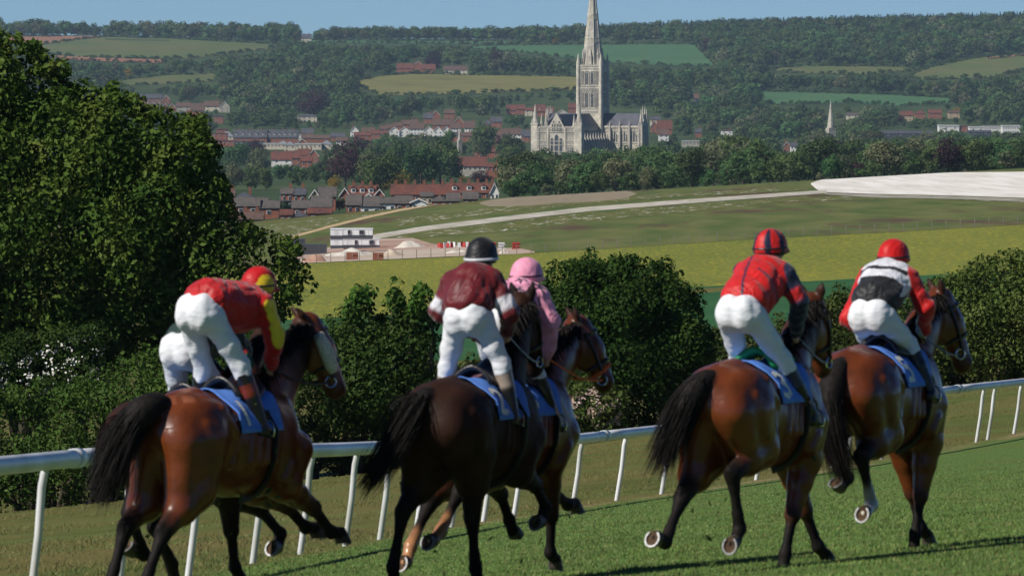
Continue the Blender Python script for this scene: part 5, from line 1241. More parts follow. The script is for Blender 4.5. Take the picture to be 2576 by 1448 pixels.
M_COAT = attr_mat('horse_coat', rough=.34, spec=.45, nscale=6, namt=.3, bump=.18, bscale=7, bdist=.03, coat=.0, sheen=.0)
_nt = M_COAT.node_tree; _p = _nt.nodes['Principled BSDF']; _a = [n for n in _nt.nodes if n.type == 'ATTRIBUTE'][0]
_m = N(_nt, 'ShaderNodeMapRange'); _m.inputs[1].default_value = .004; _m.inputs[2].default_value = .05; _m.inputs[3].default_value = .7; _m.inputs[4].default_value = .28
_nt.links.new(_a.outputs['Fac'], _m.inputs[0]); _nt.links.new(_m.outputs[0], _p.inputs['Roughness'])
_s = N(_nt, 'ShaderNodeMapRange'); _s.inputs[1].default_value = .004; _s.inputs[2].default_value = .05; _s.inputs[3].default_value = .10; _s.inputs[4].default_value = .45
_nt.links.new(_a.outputs['Fac'], _s.inputs[0]); _nt.links.new(_s.outputs[0], _p.inputs['Specular IOR Level'])
M_HAIR = noise_mat('black_hair', (.006, .005, .005), (.018, .015, .013), 30, rough=.7, spec=.12)
M_HOOF = noise_mat('hoof_horn', (.03, .024, .02), (.09, .07, .055), 40, rough=.5)
M_SOLE = noise_mat('muddy_sole', (.045, .022, .012), (.09, .055, .028), 30, rough=.9)
M_SHOE = noise_mat('worn_aluminium', (.16, .16, .16), (.30, .30, .30), 60, rough=.55, spec=.4, metallic=.6)
M_CLOTH = noise_mat('blue_saddle_cloth', (.085, .21, .62), (.11, .26, .72), 14, rough=.75, bump=.25, bdist=.01)
M_NUM = noise_mat('white_number', (.62, .62, .55), (.8, .8, .74), 25, rough=.7)
M_LEATHER = noise_mat('black_leather', (.006, .006, .007), (.02, .019, .018), 30, rough=.35, spec=.5)
M_STEEL = noise_mat('bit_steel', (.55, .55, .55), (.8, .8, .8), 20, rough=.2, metallic=1.0)
M_ORANGE = flat_mat('orange_strap', (.75, .14, .02), .5)
M_FLEECE = noise_mat('cream_sheepskin', (.55, .50, .38), (.85, .80, .68), 60, rough=.95, bump=1.0, bdist=.02)
M_GRASSBIT = flat_mat('torn_turf', (.045, .07, .014), .9)

def strands(pts, n, r0, r1, spread, seed, wid=.006, seglen=9, wob=.05, jit=.25):
    """a tail or mane: tapered hair ribbons following the curve pts with radius profile r0->r1"""
    r = np.random.default_rng(seed)
    P = np.array(pts, float); m = seglen
    # resample curve
    tt = np.linspace(0, 1, len(P)); ts = np.linspace(0, 1, m)
    C = np.stack([np.interp(ts, tt, P[:, i]) for i in range(3)], 1)
    for _ in range(2): C[1:-1] = (C[:-2] + 2 * C[1:-1] + C[2:]) / 4
    V = []; F = []
    for k in range(n):
        ph = r.random() * 2 * math.pi; rad = math.sqrt(r.random())
        a = unit(r.normal(0, 1, 3)); o = np.clip(r.normal(0, .75, 3), -1.3, 1.3) * rad
        end = 1 - jit * r.random(); w = wid * (.6 + .8 * r.random())
        prof = np.interp(ts, [0, .12, .4, 1], [r0, r0 * 1.6, spread, r1])
        side = unit(r.normal(0, 1, 3))
        wv = r.normal(0, wob, 3)
        for i in range(m):
            t = ts[i] * end; j = min(int(t * (m - 1)), m - 2); fr = t * (m - 1) - j
            c = C[j] * (1 - fr) + C[j + 1] * fr + o * np.interp(t, ts, prof) * .5 + wv * t * t
            ww = w * (1 - .75 * ts[i] ** 2)
            V.append(c - side * ww); V.append(c + side * ww)
        b = k * 2 * m
        for i in range(m - 1): F.append((b + 2 * i, b + 2 * i + 1, b + 2 * i + 3, b + 2 * i + 2))
    return np.array(V), np.array(F)

DIGITS = {'1': [[(.42, .05), (.5, 0), (.5, 1)]],
          '2': [[(.15, .22), (.3, .03), (.6, .0), (.82, .15), (.75, .42), (.2, .97), (.85, .97)]],
          '3': [[(.15, .12), (.5, 0), (.8, .15), (.75, .38), (.45, .48), (.8, .6), (.85, .85), (.5, 1), (.12, .88)]],
          '4': [[(.68, 1), (.68, 0), (.1, .68), (.9, .68)]],
          '5': [[(.8, .0), (.25, .0), (.2, .45), (.6, .4), (.85, .65), (.7, .95), (.15, .95)]],
          '8': [[(.5, .48), (.2, .25), (.5, 0), (.8, .25), (.5, .48), (.15, .75), (.5, 1), (.85, .75), (.5, .48)]],
          '6': [[(.75, .05), (.35, .25), (.2, .7), (.45, 1), (.8, .85), (.75, .55), (.3, .6)]]}

def build_horse(k, spec):
    C_BODY, C_LEG, C_SOCK, C_DARK, C_TAN = range(5)
    body = spec['coat']; blk = spec.get('points', (.010, .008, .007))
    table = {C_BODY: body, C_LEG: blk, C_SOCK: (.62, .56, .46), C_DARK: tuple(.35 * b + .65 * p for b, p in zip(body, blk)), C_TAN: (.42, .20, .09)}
    S = SDF((-1.55, -.75, -.12), (1.75, .75, 2.40), .0165)
    # trunk
    S.ell((.42, 0, 1.17), (.42, .27, .40), .06)
    S.ell((.10, 0, 1.17), (.47, .30, .375), .08)
    S.ell((-.20, 0, 1.235), (.44, .285, .315), .08)
    S.ell((-.47, 0, 1.30), (.38, .295, .305), .08)
    S.cone((-.60, 0, 1.50), (-.35, 0, 1.545), .075, .075, .06)
    S.cone((-.35, 0, 1.50), (.3, 0, 1.44), .09, .09, .06)
    S.cone((.30, 0, 1.50), (.56, 0, 1.49), .075, .09, .07)
    for sd in (1, -1):
        S.ell((-.44, sd * .155, 1.38), (.30, .145, .18), .05)
        S.ell((-.66, sd * .13, 1.25), (.15, .14, .22), .05)
        S.ell((.56, sd * .15, 1.18), (.21, .125, .34), .05)
        S.ell((.40, sd * .16, 1.34), (.17, .10, .21), .05)
        # muscle relief: thigh, buttock line, loin, flank fold, ribs, shoulder
        S.cone((-.70, sd * .20, 1.36), (-.62, sd * .235, 1.08), .055, .05, .018)
        S.cone((-.58, sd * .265, 1.36), (-.46, sd * .275, 1.10), .05, .055, .018)
        S.cone((-.36, sd * .25, 1.46), (-.20, sd * .27, 1.30), .05, .04, .02)
        S.cone((-.16, sd * .235, 1.40), (-.22, sd * .255, 1.06), .045, .04, .02)
        for i in range(4): S.cone((.02 + .11 * i, sd * .275, 1.30), (-.03 + .11 * i, sd * .285, 1.06), .034, .034, .014)
        S.cone((.42, sd * .215, 1.40), (.66, sd * .225, 1.12), .05, .055, .018)
        S.cone((.55, sd * .235, 1.02), (.50, sd * .22, .92), .06, .06, .02)
    S.ell((.74, 0, 1.14), (.16, .19, .19), .06)
    # legs
    info = {}
    for leg in ('LH', 'RH', 'LF', 'RF'):
        side = 1 if leg[0] == 'L' else -1
        sp = HIND if leg[1] == 'H' else FORE
        pts, dirs = leg_chain(sp, side, spec[leg])
        info[leg] = (pts, dirs)
        a, b, c, d, e, f = pts
        sock = spec.get('socks', {}).get(leg)
        cl = C_LEG
        cd = C_SOCK if sock == 'white' else (C_TAN if sock == 'tan' else C_LEG)
        if leg[1] == 'H':
            S.cone(a, b, .192, .145, .05, C_BODY)
            ham = np.array((-.67, side * .13, 1.24))
            mid = b + (c - b) * .40
            S.cone(ham, mid + unit(b - a + (c - b)) * 0 + np.array([-.02, 0, 0]), .16, .115, .06, C_BODY)
            S.cone(a + np.array((.08, side * .03, .02)), b, .17, .135, .05, C_BODY)
            m1 = b + (c - b) * .45; m2 = b + (c - b) * .8
            S.cone(b, m1, .165, .128, .045, C_BODY); S.cone(m1, m2, .108, .070, .03, spec.get('gaskin', C_DARK if k in (2, 4, 5, 6) else C_BODY)); S.cone(m2, c, .070, .062, .03, C_LEG)  # dark points carried up the gaskin; lower-thigh shade put into the coat colour
            # point of hock and tendon
            cd_dir = unit(d - c); bk = unit((c - b)); pt = c + unit(bk - cd_dir) * .066
            S.cone(m1 + (pt - c) * .9, pt, .03, .028, .02, C_LEG)
            S.cone(c, c + (d - c) * .25, .062, .047, .025, cl)
            S.cone(c + (d - c) * .25, d, .044, .043, .02, cl, flat=.85)
            mm = c + (d - c) * .72
            S.cone(mm, d, .044, .045, .02, cd)
        else:
            S.cone(a, b, .145, .12, .05, C_BODY)
            m1 = b + (c - b) * .4
            S.cone(b, m1, .128, .096, .04, C_BODY); S.cone(m1, c, .094, .060, .03, C_DARK if not spec.get('brownfore') else C_BODY)
            S.ell(c, (.064, .06, .068), .02, cl)
            S.cone(c, d, .048, .042, .02, cl, flat=.85)
            mm = c + (d - c) * .72
        S.ell(d, (.055, .052, .058), .02, cd)
        S.cone(d, e, .046, .047, .015, cd)
        S.cone(e, e + (f - e) * .3, .049, .053, .01, C_LEG if cd == C_LEG else cd)
    # neck and head
    poll = np.array(spec['poll'], float); muz = np.array(spec['muz'], float)
    hd = unit(muz - poll); L = np.linalg.norm(muz - poll)
    sv = unit((-hd[1], hd[0], 0)) if math.hypot(hd[0], hd[1]) > .05 else np.array((0., 1., 0.))
    fn = -np.cross(sv, hd)
    base = np.array((.56, 0, 1.36)); nb = poll - fn * .05 + hd * .06
    mid = base * .48 + nb * .52 + np.array((-.01, 0, .05))
    nd = unit(nb - base); nlat = unit((-nd[1], nd[0], 0))
    S.cone(base, mid, .27, .19, .07, C_BODY, flat=.58, fdir=nlat)
    S.cone(mid, nb, .195, .14, .05, spec.get('neck', C_BODY), flat=.62, fdir=nlat)  # black neck where set: mane cover and shade put into the coat colour
    S.cone((.70, 0, 1.20), mid + np.array((.02, 0, -.08)), .16, .09, .05, C_BODY, flat=.7, fdir=nlat)
    HB = C_BODY
    S.cone(poll + hd * .02 - fn * .01, poll + hd * .24 * L / .6, .118, .120, .04, HB, flat=.82, fdir=sv)
    S.cone(poll + hd * .22, poll + hd * .42 - fn * .01, .114, .086, .04, HB, flat=.78, fdir=sv)
    S.cone(poll + hd * .42, muz - hd * .055, .084, .072, .03, HB, flat=.85, fdir=sv)
    S.ell(muz - hd * .06 - fn * .008, (.082, .068, .078), .03, C_DARK, R=[hd, sv, fn])
    S.cone(muz - hd * .08 - fn * .05, muz - hd * .01 - fn * .045, .036, .03, .02, C_DARK)
    for sd in (1, -1):
        S.ell(poll + hd * .20 - fn * .085 + sv * sd * .055, (.155, .045, .105), .03, HB, R=[hd, sv, fn])
        S.ell(poll + hd * .17 + fn * .055 + sv * sd * .085, (.035, .02, .02), .02, C_DARK, R=[hd, sv, fn])
        S.ell(muz - hd * .05 + fn * .035 + sv * sd * .05, (.026, .018, .024), .012, C_DARK, R=[hd, sv, fn])
        # ears
        ea = poll + sv * sd * .06 - hd * .03
        ed = unit(-hd * .85 + fn * spec.get('earf', .25) + sv * sd * .28)
        S.cone(ea, ea + ed * .08, .036, .042, .015, C_DARK, flat=.6, fdir=fn)
        S.cone(ea + ed * .075, ea + ed * .19, .040, .008, .012, C_LEG, flat=.5, fdir=fn)
    # dock
    dock = np.array((-.70, 0, 1.50))
    S.cone(dock + (.08, 0, -.0), dock + np.array((-.10, 0, -.02)), .055, .04, .03, C_LEG)
    S.smooth(1)
    P, Q = S.poly()
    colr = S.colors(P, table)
    # black mane line and pale muzzle stay with the coat pattern
    if spec.get('blaze'):
        rel = P - poll; t = rel @ hd; u = rel @ sv; w = rel @ fn
        msk = (t > .02) & (t < L + .03) & (np.abs(u) < .028) & (w > .03)
        colr[msk] = (.55, .5, .45)
    if spec.get('marks'):      # brushed quarter marks
        for cx_, cy_ in ((-.60, -.135), (-.50, -.035), (-.70, -.04)):
            msk = (np.abs(P[:, 0] - cx_) + np.abs(P[:, 1] - cy_) < .062) & (P[:, 2] > 1.3); colr[msk] *= 1.45; colr[msk] += .012
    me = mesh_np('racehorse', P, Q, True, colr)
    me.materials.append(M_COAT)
    root = link('racehorse', me)
    tag(root, spec['label'], 'horse', 'racehorses galloping along the rail')
    root.location = spec['O']; root.rotation_euler = (0, 0, math.radians(90 - spec['th']))
    bvh = BVHTree.FromPolygons([Vector(p) for p in P], [tuple(q) for q in Q])
    # hooves
    for leg, (pts, dirs) in info.items():
        e, f = pts[4], pts[5]; ax = dirs[4]
        side = np.array((0, 1., 0)); side = unit(side - ax * (side @ ax))
        fw = np.cross(side, ax)
        if fw @ np.array((math.cos(math.radians(spec[leg][4] + 90)), 0, math.sin(math.radians(spec[leg][4] + 90)))) < 0: fw = -fw
        # sole normal: axis turned towards the heel
        t = math.radians(35); sn = unit(ax * math.cos(t) - fw * math.sin(t)); sf = np.cross(side, sn)
        if sf @ fw < 0: sf = -sf
        V = []; n = 14
        soc = f - fw * .012
        for c, r, u, v in ((e - ax * .012, .050, side, fw), (e * .45 + soc * .55, .057, side, unit(fw + sf)), (soc, .062, side, sf)):
            for i in range(n):
                q = 2 * math.pi * i / n
                V.append(c + u * math.cos(q) * r * .95 + v * math.sin(q) * r * 1.08)
        Fq = [(j * n + i, j * n + (i + 1) % n, (j + 1) * n + (i + 1) % n, (j + 1) * n + i) for j in range(2) for i in range(n)]
        hb = MB().add(V, Fq); hb.add([V[2 * n + i] for i in range(n)] + [soc - sn * .012], [(i, (i + 1) % n, n) for i in range(n)])
        hme = hb.mesh('hoof', True); hme.materials.append(M_HOOF); hme.materials.append(M_SOLE)
        for pl in hme.polygons:
            if len(pl.vertices) == 3: pl.material_index = 1
        ho = link('hoof', hme, root)
        V = []; F = []; m = 16
        for i in range(m):
            q = math.radians(-55 + 290 * i / (m - 1))
            for rr in (.063, .050):
                for hh in (.003, .011):
                    V.append(soc + side * math.cos(q) * rr * .95 + sf * math.sin(q) * rr * 1.08 + sn * hh)
        for i in range(m - 1):
            a0 = 4 * i; b0 = a0 + 4
            F += [(a0, b0, b0 + 1, a0 + 1), (a0 + 1, b0 + 1, b0 + 3, a0 + 3), (a0 + 3, b0 + 3, b0 + 2, a0 + 2), (a0 + 2, b0 + 2, b0, a0)]
        F += [(0, 1, 3, 2), (4 * m - 4, 4 * m - 2, 4 * m - 1, 4 * m - 3)]
        MB().add(V, F).build('horseshoe', M_SHOE, ho)
    # tail and mane
    tp = spec['tail']
    V, F = strands([dock + np.array((.03, 0, .0))] + [np.array(p) for p in tp], int(spec.get('tn', 420) * 4), .035, spec.get('ts', .14), spec.get('tm', .17), k, wid=.0036, wob=.03, jit=spec.get('tj', .35))
    tc_ = [dock + np.array((.05, 0, .0))] + [np.array(p) for p in tp]
    tt = np.linspace(0, 1, len(tc_)); ts_ = np.linspace(0, .86, 12)
    cc = np.stack([np.interp(ts_, tt, np.array(tc_)[:, i]) for i in range(3)], 1)
    for _ in range(2): cc[1:-1] = (cc[:-2] + 2 * cc[1:-1] + cc[2:]) / 4
    cb = MB().tube(cc, list(np.interp(ts_, [0, .12, .4, .86], [.05, .08, spec.get('ts', .14) * .55, .035])), 12)
    off = len(V); V = np.concatenate([V, np.array(cb.v)]); 
    tl = link('tail', mesh_np('tail', V, [F, np.array(cb.f4) + off, np.array(cb.f3) + off], True), root, M_HAIR)
    crest = []
    V = []; F = []; r = np.random.default_rng(40 + k)
    w0 = np.array((.36, 0, 1.55)); nn = 520
    for i in range(nn):
        t = r.random(); c = (1 - t) * (1 - t) * w0 + 2 * t * (1 - t) * (mid + np.cross(nlat, nd) * -.20 + np.array((0, 0, .02))) + t * t * (poll - hd * .0 - fn * .02)
        hit = bvh.find_nearest(Vector(c))
        c = np.array(hit[0])
        dr = unit(np.array((-.35, 0, .15)) + nlat * (-.8 + .35 * r.normal()) + np.array((-.3, 0, 0)) * r.random() + r.normal(0, .2, 3))
        ln = .08 + .10 * r.random(); sd_ = unit(np.cross(dr, r.normal(0, 1, 3))) * .012
        b = len(V)
        for q in range(4):
            u = q / 3; p = c + dr * ln * u + np.array((-.02, 0, -.13)) * u * u
            V += [p - sd_ * (1 - .8 * u), p + sd_ * (1 - .8 * u)]
        F += [(b + 2 * q, b + 2 * q + 1, b + 2 * q + 3, b + 2 * q + 2) for q in range(3)]
    link('mane', mesh_np('mane', np.array(V), np.array(F), True), root, M_HAIR)
    # saddle cloth draped over the back
    def drape(x, s, off):
        """s: signed girth coordinate, 0 at spine, -1 right side bottom"""
        ang = math.radians(90 + s * 88)
        cdir = np.array((0, math.cos(ang), math.sin(ang)))
        o = np.array((x, 0, 1.24)) + cdir * .8
        h = bvh.ray_cast(Vector(o), Vector(-cdir))
        p = np.array(h[0]) if h[0] is not None else np.array((x, 0, 1.24)) + cdir * .3
        return p + cdir * off
    x0, x1 = -.20, .38
    V = []; F = []; nx, ns = 14, 25
    for i in range(nx):
        for j in range(ns):
            s_ = -1 + 2 * j / (ns - 1); x = x0 + (x1 - x0) * i / (nx - 1)
            ss = s_ * (.93 - .10 * abs(i / (nx - 1) - .5) * 0)
            w = .004 * math.sin(9 * s_ + i * .9 + k)
            V.append(drape(x + .05 * abs(s_) * (.6 if i < nx / 2 else 0), -ss * -1, .018 + w))
    for i in range(nx - 1):
        for j in range(ns - 1):
            a = i * ns + j; F.append((a, a + ns, a + ns + 1, a + 1))
    cl = link('saddle_cloth', mesh_np('saddle_cloth', np.array(V), np.array(F), True), root, M_CLOTH)
    sol = cl.modifiers.new('thickness', 'SOLIDIFY'); sol.thickness = .008
    # number on the right-hand side: u along x (back to front), v downward
    for pl in DIGITS[spec['no']]:
        P2 = []
        for a, b in zip(pl[:-1], pl[1:]):
            for t in np.linspace(0, 1, 6)[:-1]: P2.append((a[0] * (1 - t) + b[0] * t, a[1] * (1 - t) + b[1] * t))
        P2.append(pl[-1])
        V = []; wd = .11
        for i, p in enumerate(P2):
            d = np.array(P2[min(i + 1, len(P2) - 1)]) - np.array(P2[max(i - 1, 0)]); d = d / np.linalg.norm(d); nrm = np.array((-d[1], d[0]))
            for sg in (-1, 1):
                q = np.array(p) + nrm * wd * sg * np.array((1, .6))[0]
                V.append(drape(-.135 + .17 * q[0], .40 + .42 * q[1], .031))
        F = [(2 * i, 2 * i + 2, 2 * i + 3, 2 * i + 1) for i in range(len(P2) - 1)]
        link('number', mesh_np('number', np.array(V), np.array(F)), cl, M_NUM)
    # saddle: small racing saddle, girth, stirrup leathers and irons
    V = []; F = []; nx, ns = 9, 13
    for i in range(nx):
        u = i / (nx - 1)
        for j in range(ns):
            s_ = -1 + 2 * j / (ns - 1)
            lift = .04 + .055 * (abs(u - .45) * 2) ** 2 * (1 - abs(s_)) + .02 * (1 - s_ * s_)
            V.append(drape(-.02 + .36 * u, s_ * (.30 + .12 * math.sin(u * math.pi)), lift))
    for i in range(nx - 1):
        for j in range(ns - 1):
            a = i * ns + j; F.append((a, a + ns, a + ns + 1, a + 1))
    sd = link('saddle', mesh_np('saddle', np.array(V), np.array(F), True), root, spec.get('sadm', M_LEATHER))
    sol = sd.modifiers.new('thickness', 'SOLIDIFY'); sol.thickness = .03
    g = MB(); g.tube([drape(.24, s_, .026) for s_ in np.linspace(.6, 2.0, 14)] , .03, 6, flat=.25); g.build('girth', M_LEATHER, root)
    for sgn in (1, -1):
        an = np.array(spec['ankR' if sgn < 0 else 'ankL']); tb = MB()
        tb.tube([drape(.16, .45 * (1 if sgn < 0 else -1), .05), an + np.array((.05, 0, .10)), an + np.array((.07, 0, .04))], .012, 6, flat=.4)
        st = tb.build('stirrup_leather', M_LEATHER, root)
        ib = MB(); c = an + np.array((.07, 0, -.03))
        ib.tube([c + np.array((0, .055 * math.cos(q), .075 * math.sin(q) + .0)) for q in np.linspace(-.5, math.pi + .5, 12)], .008, 6)
        ib.tube([c + np.array((0, -.052, -.038)), c + np.array((0, .052, -.038))], .010, 6)
        ib.build('stirrup_iron', M_STEEL, st)
    # bridle
    def ring(t, tilt, off, a0=0, a1=360, n=18):
        out = []
        for q in np.linspace(math.radians(a0), math.radians(a1), n):
            dr = fn * math.cos(q) + sv * math.sin(q)
            c = poll + hd * (t + tilt * math.cos(q)) - fn * .02
            h = bvh.ray_cast(Vector(c + dr * .35), Vector(-dr))
            p = np.array(h[0]) if h[0] is not None else c + dr * .08
            if np.linalg.norm(p - c) > .16: p = c + dr * .1
            out.append(p + dr * off)
        return out
    bo = MB().tube(ring(.34, 0.0, .008), .016, 6, caps=False).build('bridle', spec.get('brm', M_LEATHER), root)
    MB().tube(ring(.09, .0, .008, -80, 80), .014, 6).build('browband', M_LEATHER, bo)
    MB().tube(ring(.10, .09, .008, 80, 280), .012, 6).build('throat_strap', M_LEATHER, bo)
    for q in (78, -78):
        pts = [ring(t, 0, .01, q, q, 1)[0] for t in (.06, .14, .22, .30, .38, .44)]
        MB().tube(pts, .014, 6).build('cheek_strap', M_LEATHER, bo)
    for q in (100, -100):
        c = ring(.46, 0, .012, q, q, 1)[0]
        MB().tube([c + (hd * math.cos(w) + fn * math.sin(w)) * .04 for w in np.linspace(0, 2 * math.pi, 13)], .008, 6, caps=False).build('bit_ring', M_STEEL, bo)
    for hand, q in (('handR', -100), ('handL', 100)):
        if hand in spec:
            c = ring(.46, 0, .012, q, q, 1)[0]; h = np.array(spec[hand]); m_ = (c + h) / 2 + np.array((0, .03 if q > 0 else -.03, -.06))
            MB().tube([c, (c + m_) / 2 + np.array((0, 0, -.015)), m_, (m_ + h) / 2 - np.array((0, 0, .005)), h], .0085, 5, flat=.5).build('rein', spec.get('rein', M_LEATHER), bo)
    if spec.get('cheek_fleece'):
        for q in (72, -72):
            pts = [ring(t, 0, .03, q, q, 1)[0] for t in (.08, .14, .20, .27, .34, .40)]
            MB().tube(pts, [.035, .05, .056, .056, .05, .035], 10).build('sheepskin_cheekpiece', M_FLEECE, bo, True)
    if spec.get('orange_nose'):
        nb_ = MB(); nb_.tube(ring(.40, -.02, .012, -150, 150), .02, 6, flat=.6); nb_.build('noseband', M_ORANGE, bo)
        b2 = MB(); b2.tube([np.array((.70, y, z)) for y, z in ((-.20, 1.42), (-.22, 1.30))] + [np.array((.86, -.08, 1.12))], .018, 6, flat=.4); b2.build('breastplate_strap', M_ORANGE, root)
    return root, bvh

# ---------------------------------------------------------------- jockeys
M_SILK = attr_mat('racing_silk', rough=.5, spec=.3, nscale=7, namt=.2, bump=.9, bscale=7, bdist=.035, sheen=.2, stretch=(1, 1, .6))
M_BREECH = noise_mat('white_breeches', (.66, .675, .70), (.74, .75, .77), 7, rough=.65, bump=.45, bdist=.03, stretch=(1, 1, 2.2), detail=2.0)
M_CAP = attr_mat('helmet_cover', rough=.5, spec=.3, nscale=8, namt=.2, bump=.7, bscale=9, bdist=.02, sheen=.1)
M_BOOT = attr_mat('riding_boot', rough=.3, spec=.5, nscale=10, namt=.15)
M_SKIN = attr_mat('skin', rough=.5, spec=.35, nscale=12, namt=.06)
M_BAND = flat_mat('silver_band', (.6, .62, .64), .35)
M_GOGGLE = flat_mat('goggle_strap', (.02, .02, .025), .4)

def build_jockey(k, sp):
    pel, wai, sh, hdc = (np.array(sp[q], float) for q in ('seat', 'waist', 'sh', 'head'))
    J = {}
    for sd, n in ((1, 'L'), (-1, 'R')):
        for q in ('knee', 'ank', 'elb', 'hand'): J[q + n] = np.array(sp[q + n], float)
    up = unit(sh - pel); lat = np.array((0, 1., 0)); lat = unit(lat - up * (lat @ up)); bk = np.cross(lat, up)   # bk points to the rider's back side or front
    if bk[2] < 0: bk = -bk
    hipj = {n: pel + lat * sd * .10 + np.array((.02, 0, -.02)) for sd, n in ((1, 'L'), (-1, 'R'))}
    shj = {n: sh + lat * sd * .17 - up * .02 for sd, n in ((1, 'L'), (-1, 'R'))}
    lo = np.min([pel, sh, hdc] + list(J.values()), 0) - .3; hi = np.max([pel, sh, hdc] + list(J.values()), 0) + .3
    hf = unit((hdc - sh) * .6 + np.array((1.0, 0, -.05)) + np.array(sp.get('look', (0, 0, 0))))   # facing direction
    hs = unit(np.cross((0, 0, 1), hf)); hu = np.cross(hf, hs)
    def core(S, g):
        S.ell(pel, (.115 + g, .13 + g, .11 + g), .04, 0)
        S.cone(pel, wai, .115 + g, .110 + g, .05, 0, flat=1.15, fdir=lat)
        S.cone(wai, sh - up * .06, .13 + g, .135 + g, .05, 0, flat=1.25, fdir=lat)
    def arms(S, g, wrist=True):
        for n in 'LR':
            S.cone(shj[n], J['elb' + n], .066 + g, .052 + g, .04, 1)
            S.cone(J['elb' + n], J['hand' + n], .050 + g, .034 + g * (1 if wrist else .3), .03, 2)
    def legs(S, g):
        for n in 'LR':
            S.cone(hipj[n], J['knee' + n], .085 + g, .062 + g, .04, 0)
            S.cone(J['knee' + n], J['ank' + n], .066 + g, .040 + g, .03, 0)
    # body under the clothes: one continuous figure with head, hands and feet
    S = SDF(lo, hi, .0115)
    core(S, -.012); arms(S, -.012); legs(S, -.012)
    S.cone(sh + up * .02, hdc - hu * .06, .06, .055, .04, 3)
    S.ell(hdc - hu * .03, (.095, .075, .12), .02, 3, R=[hf, hs, hu])
    S.ell(hdc - hu * .10 + hf * .045, (.045, .04, .045), .02, 3, R=[hf, hs, hu])
    S.cone(hdc - hu * .02 + hf * .09, hdc - hu * .055 + hf * .108, .010, .016, .015, 3)
    for sd in (1, -1):
        S.ell(hdc - hu * .04 + hs * sd * .078 - hf * .01, (.02, .012, .032), .01, 3, R=[hf, hs, hu])
    for n, sd in (('L', 1), ('R', -1)):
        h = J['hand' + n]; fa = unit(h - J['elb' + n]); q = unit(np.array((0, -sd, 0)) + fa * .3)
        S.ell(h + fa * .035, (.045, .022, .038), .015, 4, R=[fa, np.array((0, 1., 0)), np.cross(fa, (0, 1., 0))])
        vv = np.cross(fa, (0, 1., 0)); vv = unit(vv)
        for i, ln in enumerate((.036, .042, .039, .030)):
            b0 = h + fa * .065 + vv * (.026 - .0175 * i); b1 = b0 + fa * .018 + q * .022; b2 = b1 - fa * .012 + q * ln * .6
            S.cone(b0, b1, .010, .0095, .004, 4); S.cone(b1, b2, .0095, .0085, .004, 4)
        t0 = h + fa * .02 + vv * .034; S.cone(t0, t0 + fa * .035 + vv * .012 + q * .012, .012, .010, .006, 4)
        a = J['ank' + n]; S.cone(a, a + np.array((.11, 0, -.055)), .038, .03, .02, 4)
    P, Q = S.poly()
    skin = sp.get('skin', (.42, .22, .15))
    cols = S.colors(P, {0: skin, 1: skin, 2: skin, 3: skin, 4: skin}, .01)
    me = mesh_np('person', P, Q, True, cols); me.materials.append(M_SKIN)
    root = link('person', me); tag(root, sp['label'], 'person', 'jockeys riding in the race')
    root.location = sp['O']; root.rotation_euler = (0, 0, math.radians(90 - sp['th']))
    # breeches
    S = SDF(lo, hi, .011)
    for sd, n in ((1, 'L'), (-1, 'R')):
        S.ell(pel + lat * sd * .068 + np.array((-.035, 0, .0)), (.118, .102, .142), .016, 0)
        kn = J['knee' + n]
        S.cone(hipj[n] + np.array((-.0, 0, .0)), hipj[n] * .4 + kn * .6, .100, .078, .03, 0)
        S.cone(hipj[n] * .4 + kn * .6, kn, .078, .066, .03, 0)
        S.cone(kn, kn * .86 + J['ank' + n] * .14, .074, .070, .02, 0)
    S.cone(pel + up * .02, pel * .45 + wai * .55, .145, .130, .05, 0, flat=1.12, fdir=lat)
    S.wrinkle(.0036, 20, k)
    P, Q = S.poly(); link('breeches', mesh_np('breeches', P, Q, True), root, M_BREECH)
    # silks: torso and sleeves
    S = SDF(lo, hi, .0105)
    wa = pel * .35 + wai * .65
    S.cone(wa + bk * .008, sh - up * .05, .164, .172, .05, 0, flat=1.2, fdir=lat)
    S.cone(wa - bk * .06 + up * .04, sh - up * .08 - bk * .07, .13, .14, .05, 0, flat=1.15, fdir=lat)
    S.ell(sh - up * .04 + bk * .02, (.13, .215, .10), .04, 0, R=[up, lat, bk])
    for n in 'LR':
        hw = J['hand' + n]; el = J['elb' + n]
        S.cone(shj[n], el, .082, .070, .04, 1)
        S.cone(shj[n] * .36 + el * .64, shj[n] * .14 + el * .86, .078, .075, .008, 2)
        S.cone(shj[n] * .08 + el * .92, el, .073, .071, .010, 3)
        S.cone(el, el * .25 + hw * .75, .070, .060, .03, 3)
        S.cone(el * .25 + hw * .75, el * .06 + hw * .94, .060, .044, .02, 3)
    S.cone(sh + up * .02, sh + up * .075 + bk * .0, .075, .066, .02, 4)
    S.wrinkle(.0065, 17, k + 20)
    P, Q = S.poly()
    cols = S.colors(P, sp['silk'], .0015)
    if 'paint' in sp:
        fr = (P - sh) @ up, (P - sh) @ lat, (P - sh) @ bk
        sp['paint'](P, cols, fr, J, shj)
    me = mesh_np('silks', P, Q, True, cols); me.materials.append(M_SILK); link('silks', me, root)
    # boots
    for n in 'LR':
        kn, an = J['knee' + n], J['ank' + n]; S = SDF(np.minimum(kn, an) - .2, np.maximum(kn, an) + .22, .010)
        t0 = kn * .84 + an * .16; tm = kn * .52 + an * .48
        S.cone(t0, kn * .60 + an * .40, .068, .063, .012, 1)
        S.cone(tm, an, .061, .044, .02, 0)
        S.cone(an + np.array((-.03, 0, -.03)), an + np.array((.10, 0, -.055)), .040, .036, .02, 0)
        S.cone(an + np.array((.10, 0, -.055)), an + np.array((.155, 0, -.05)), .034, .026, .02, 0)
        P, Q = S.poly(); cols = S.colors(P, {0: sp.get('boot', (.008, .008, .009)), 1: sp.get('boottop', (.01, .01, .012))}, .004)
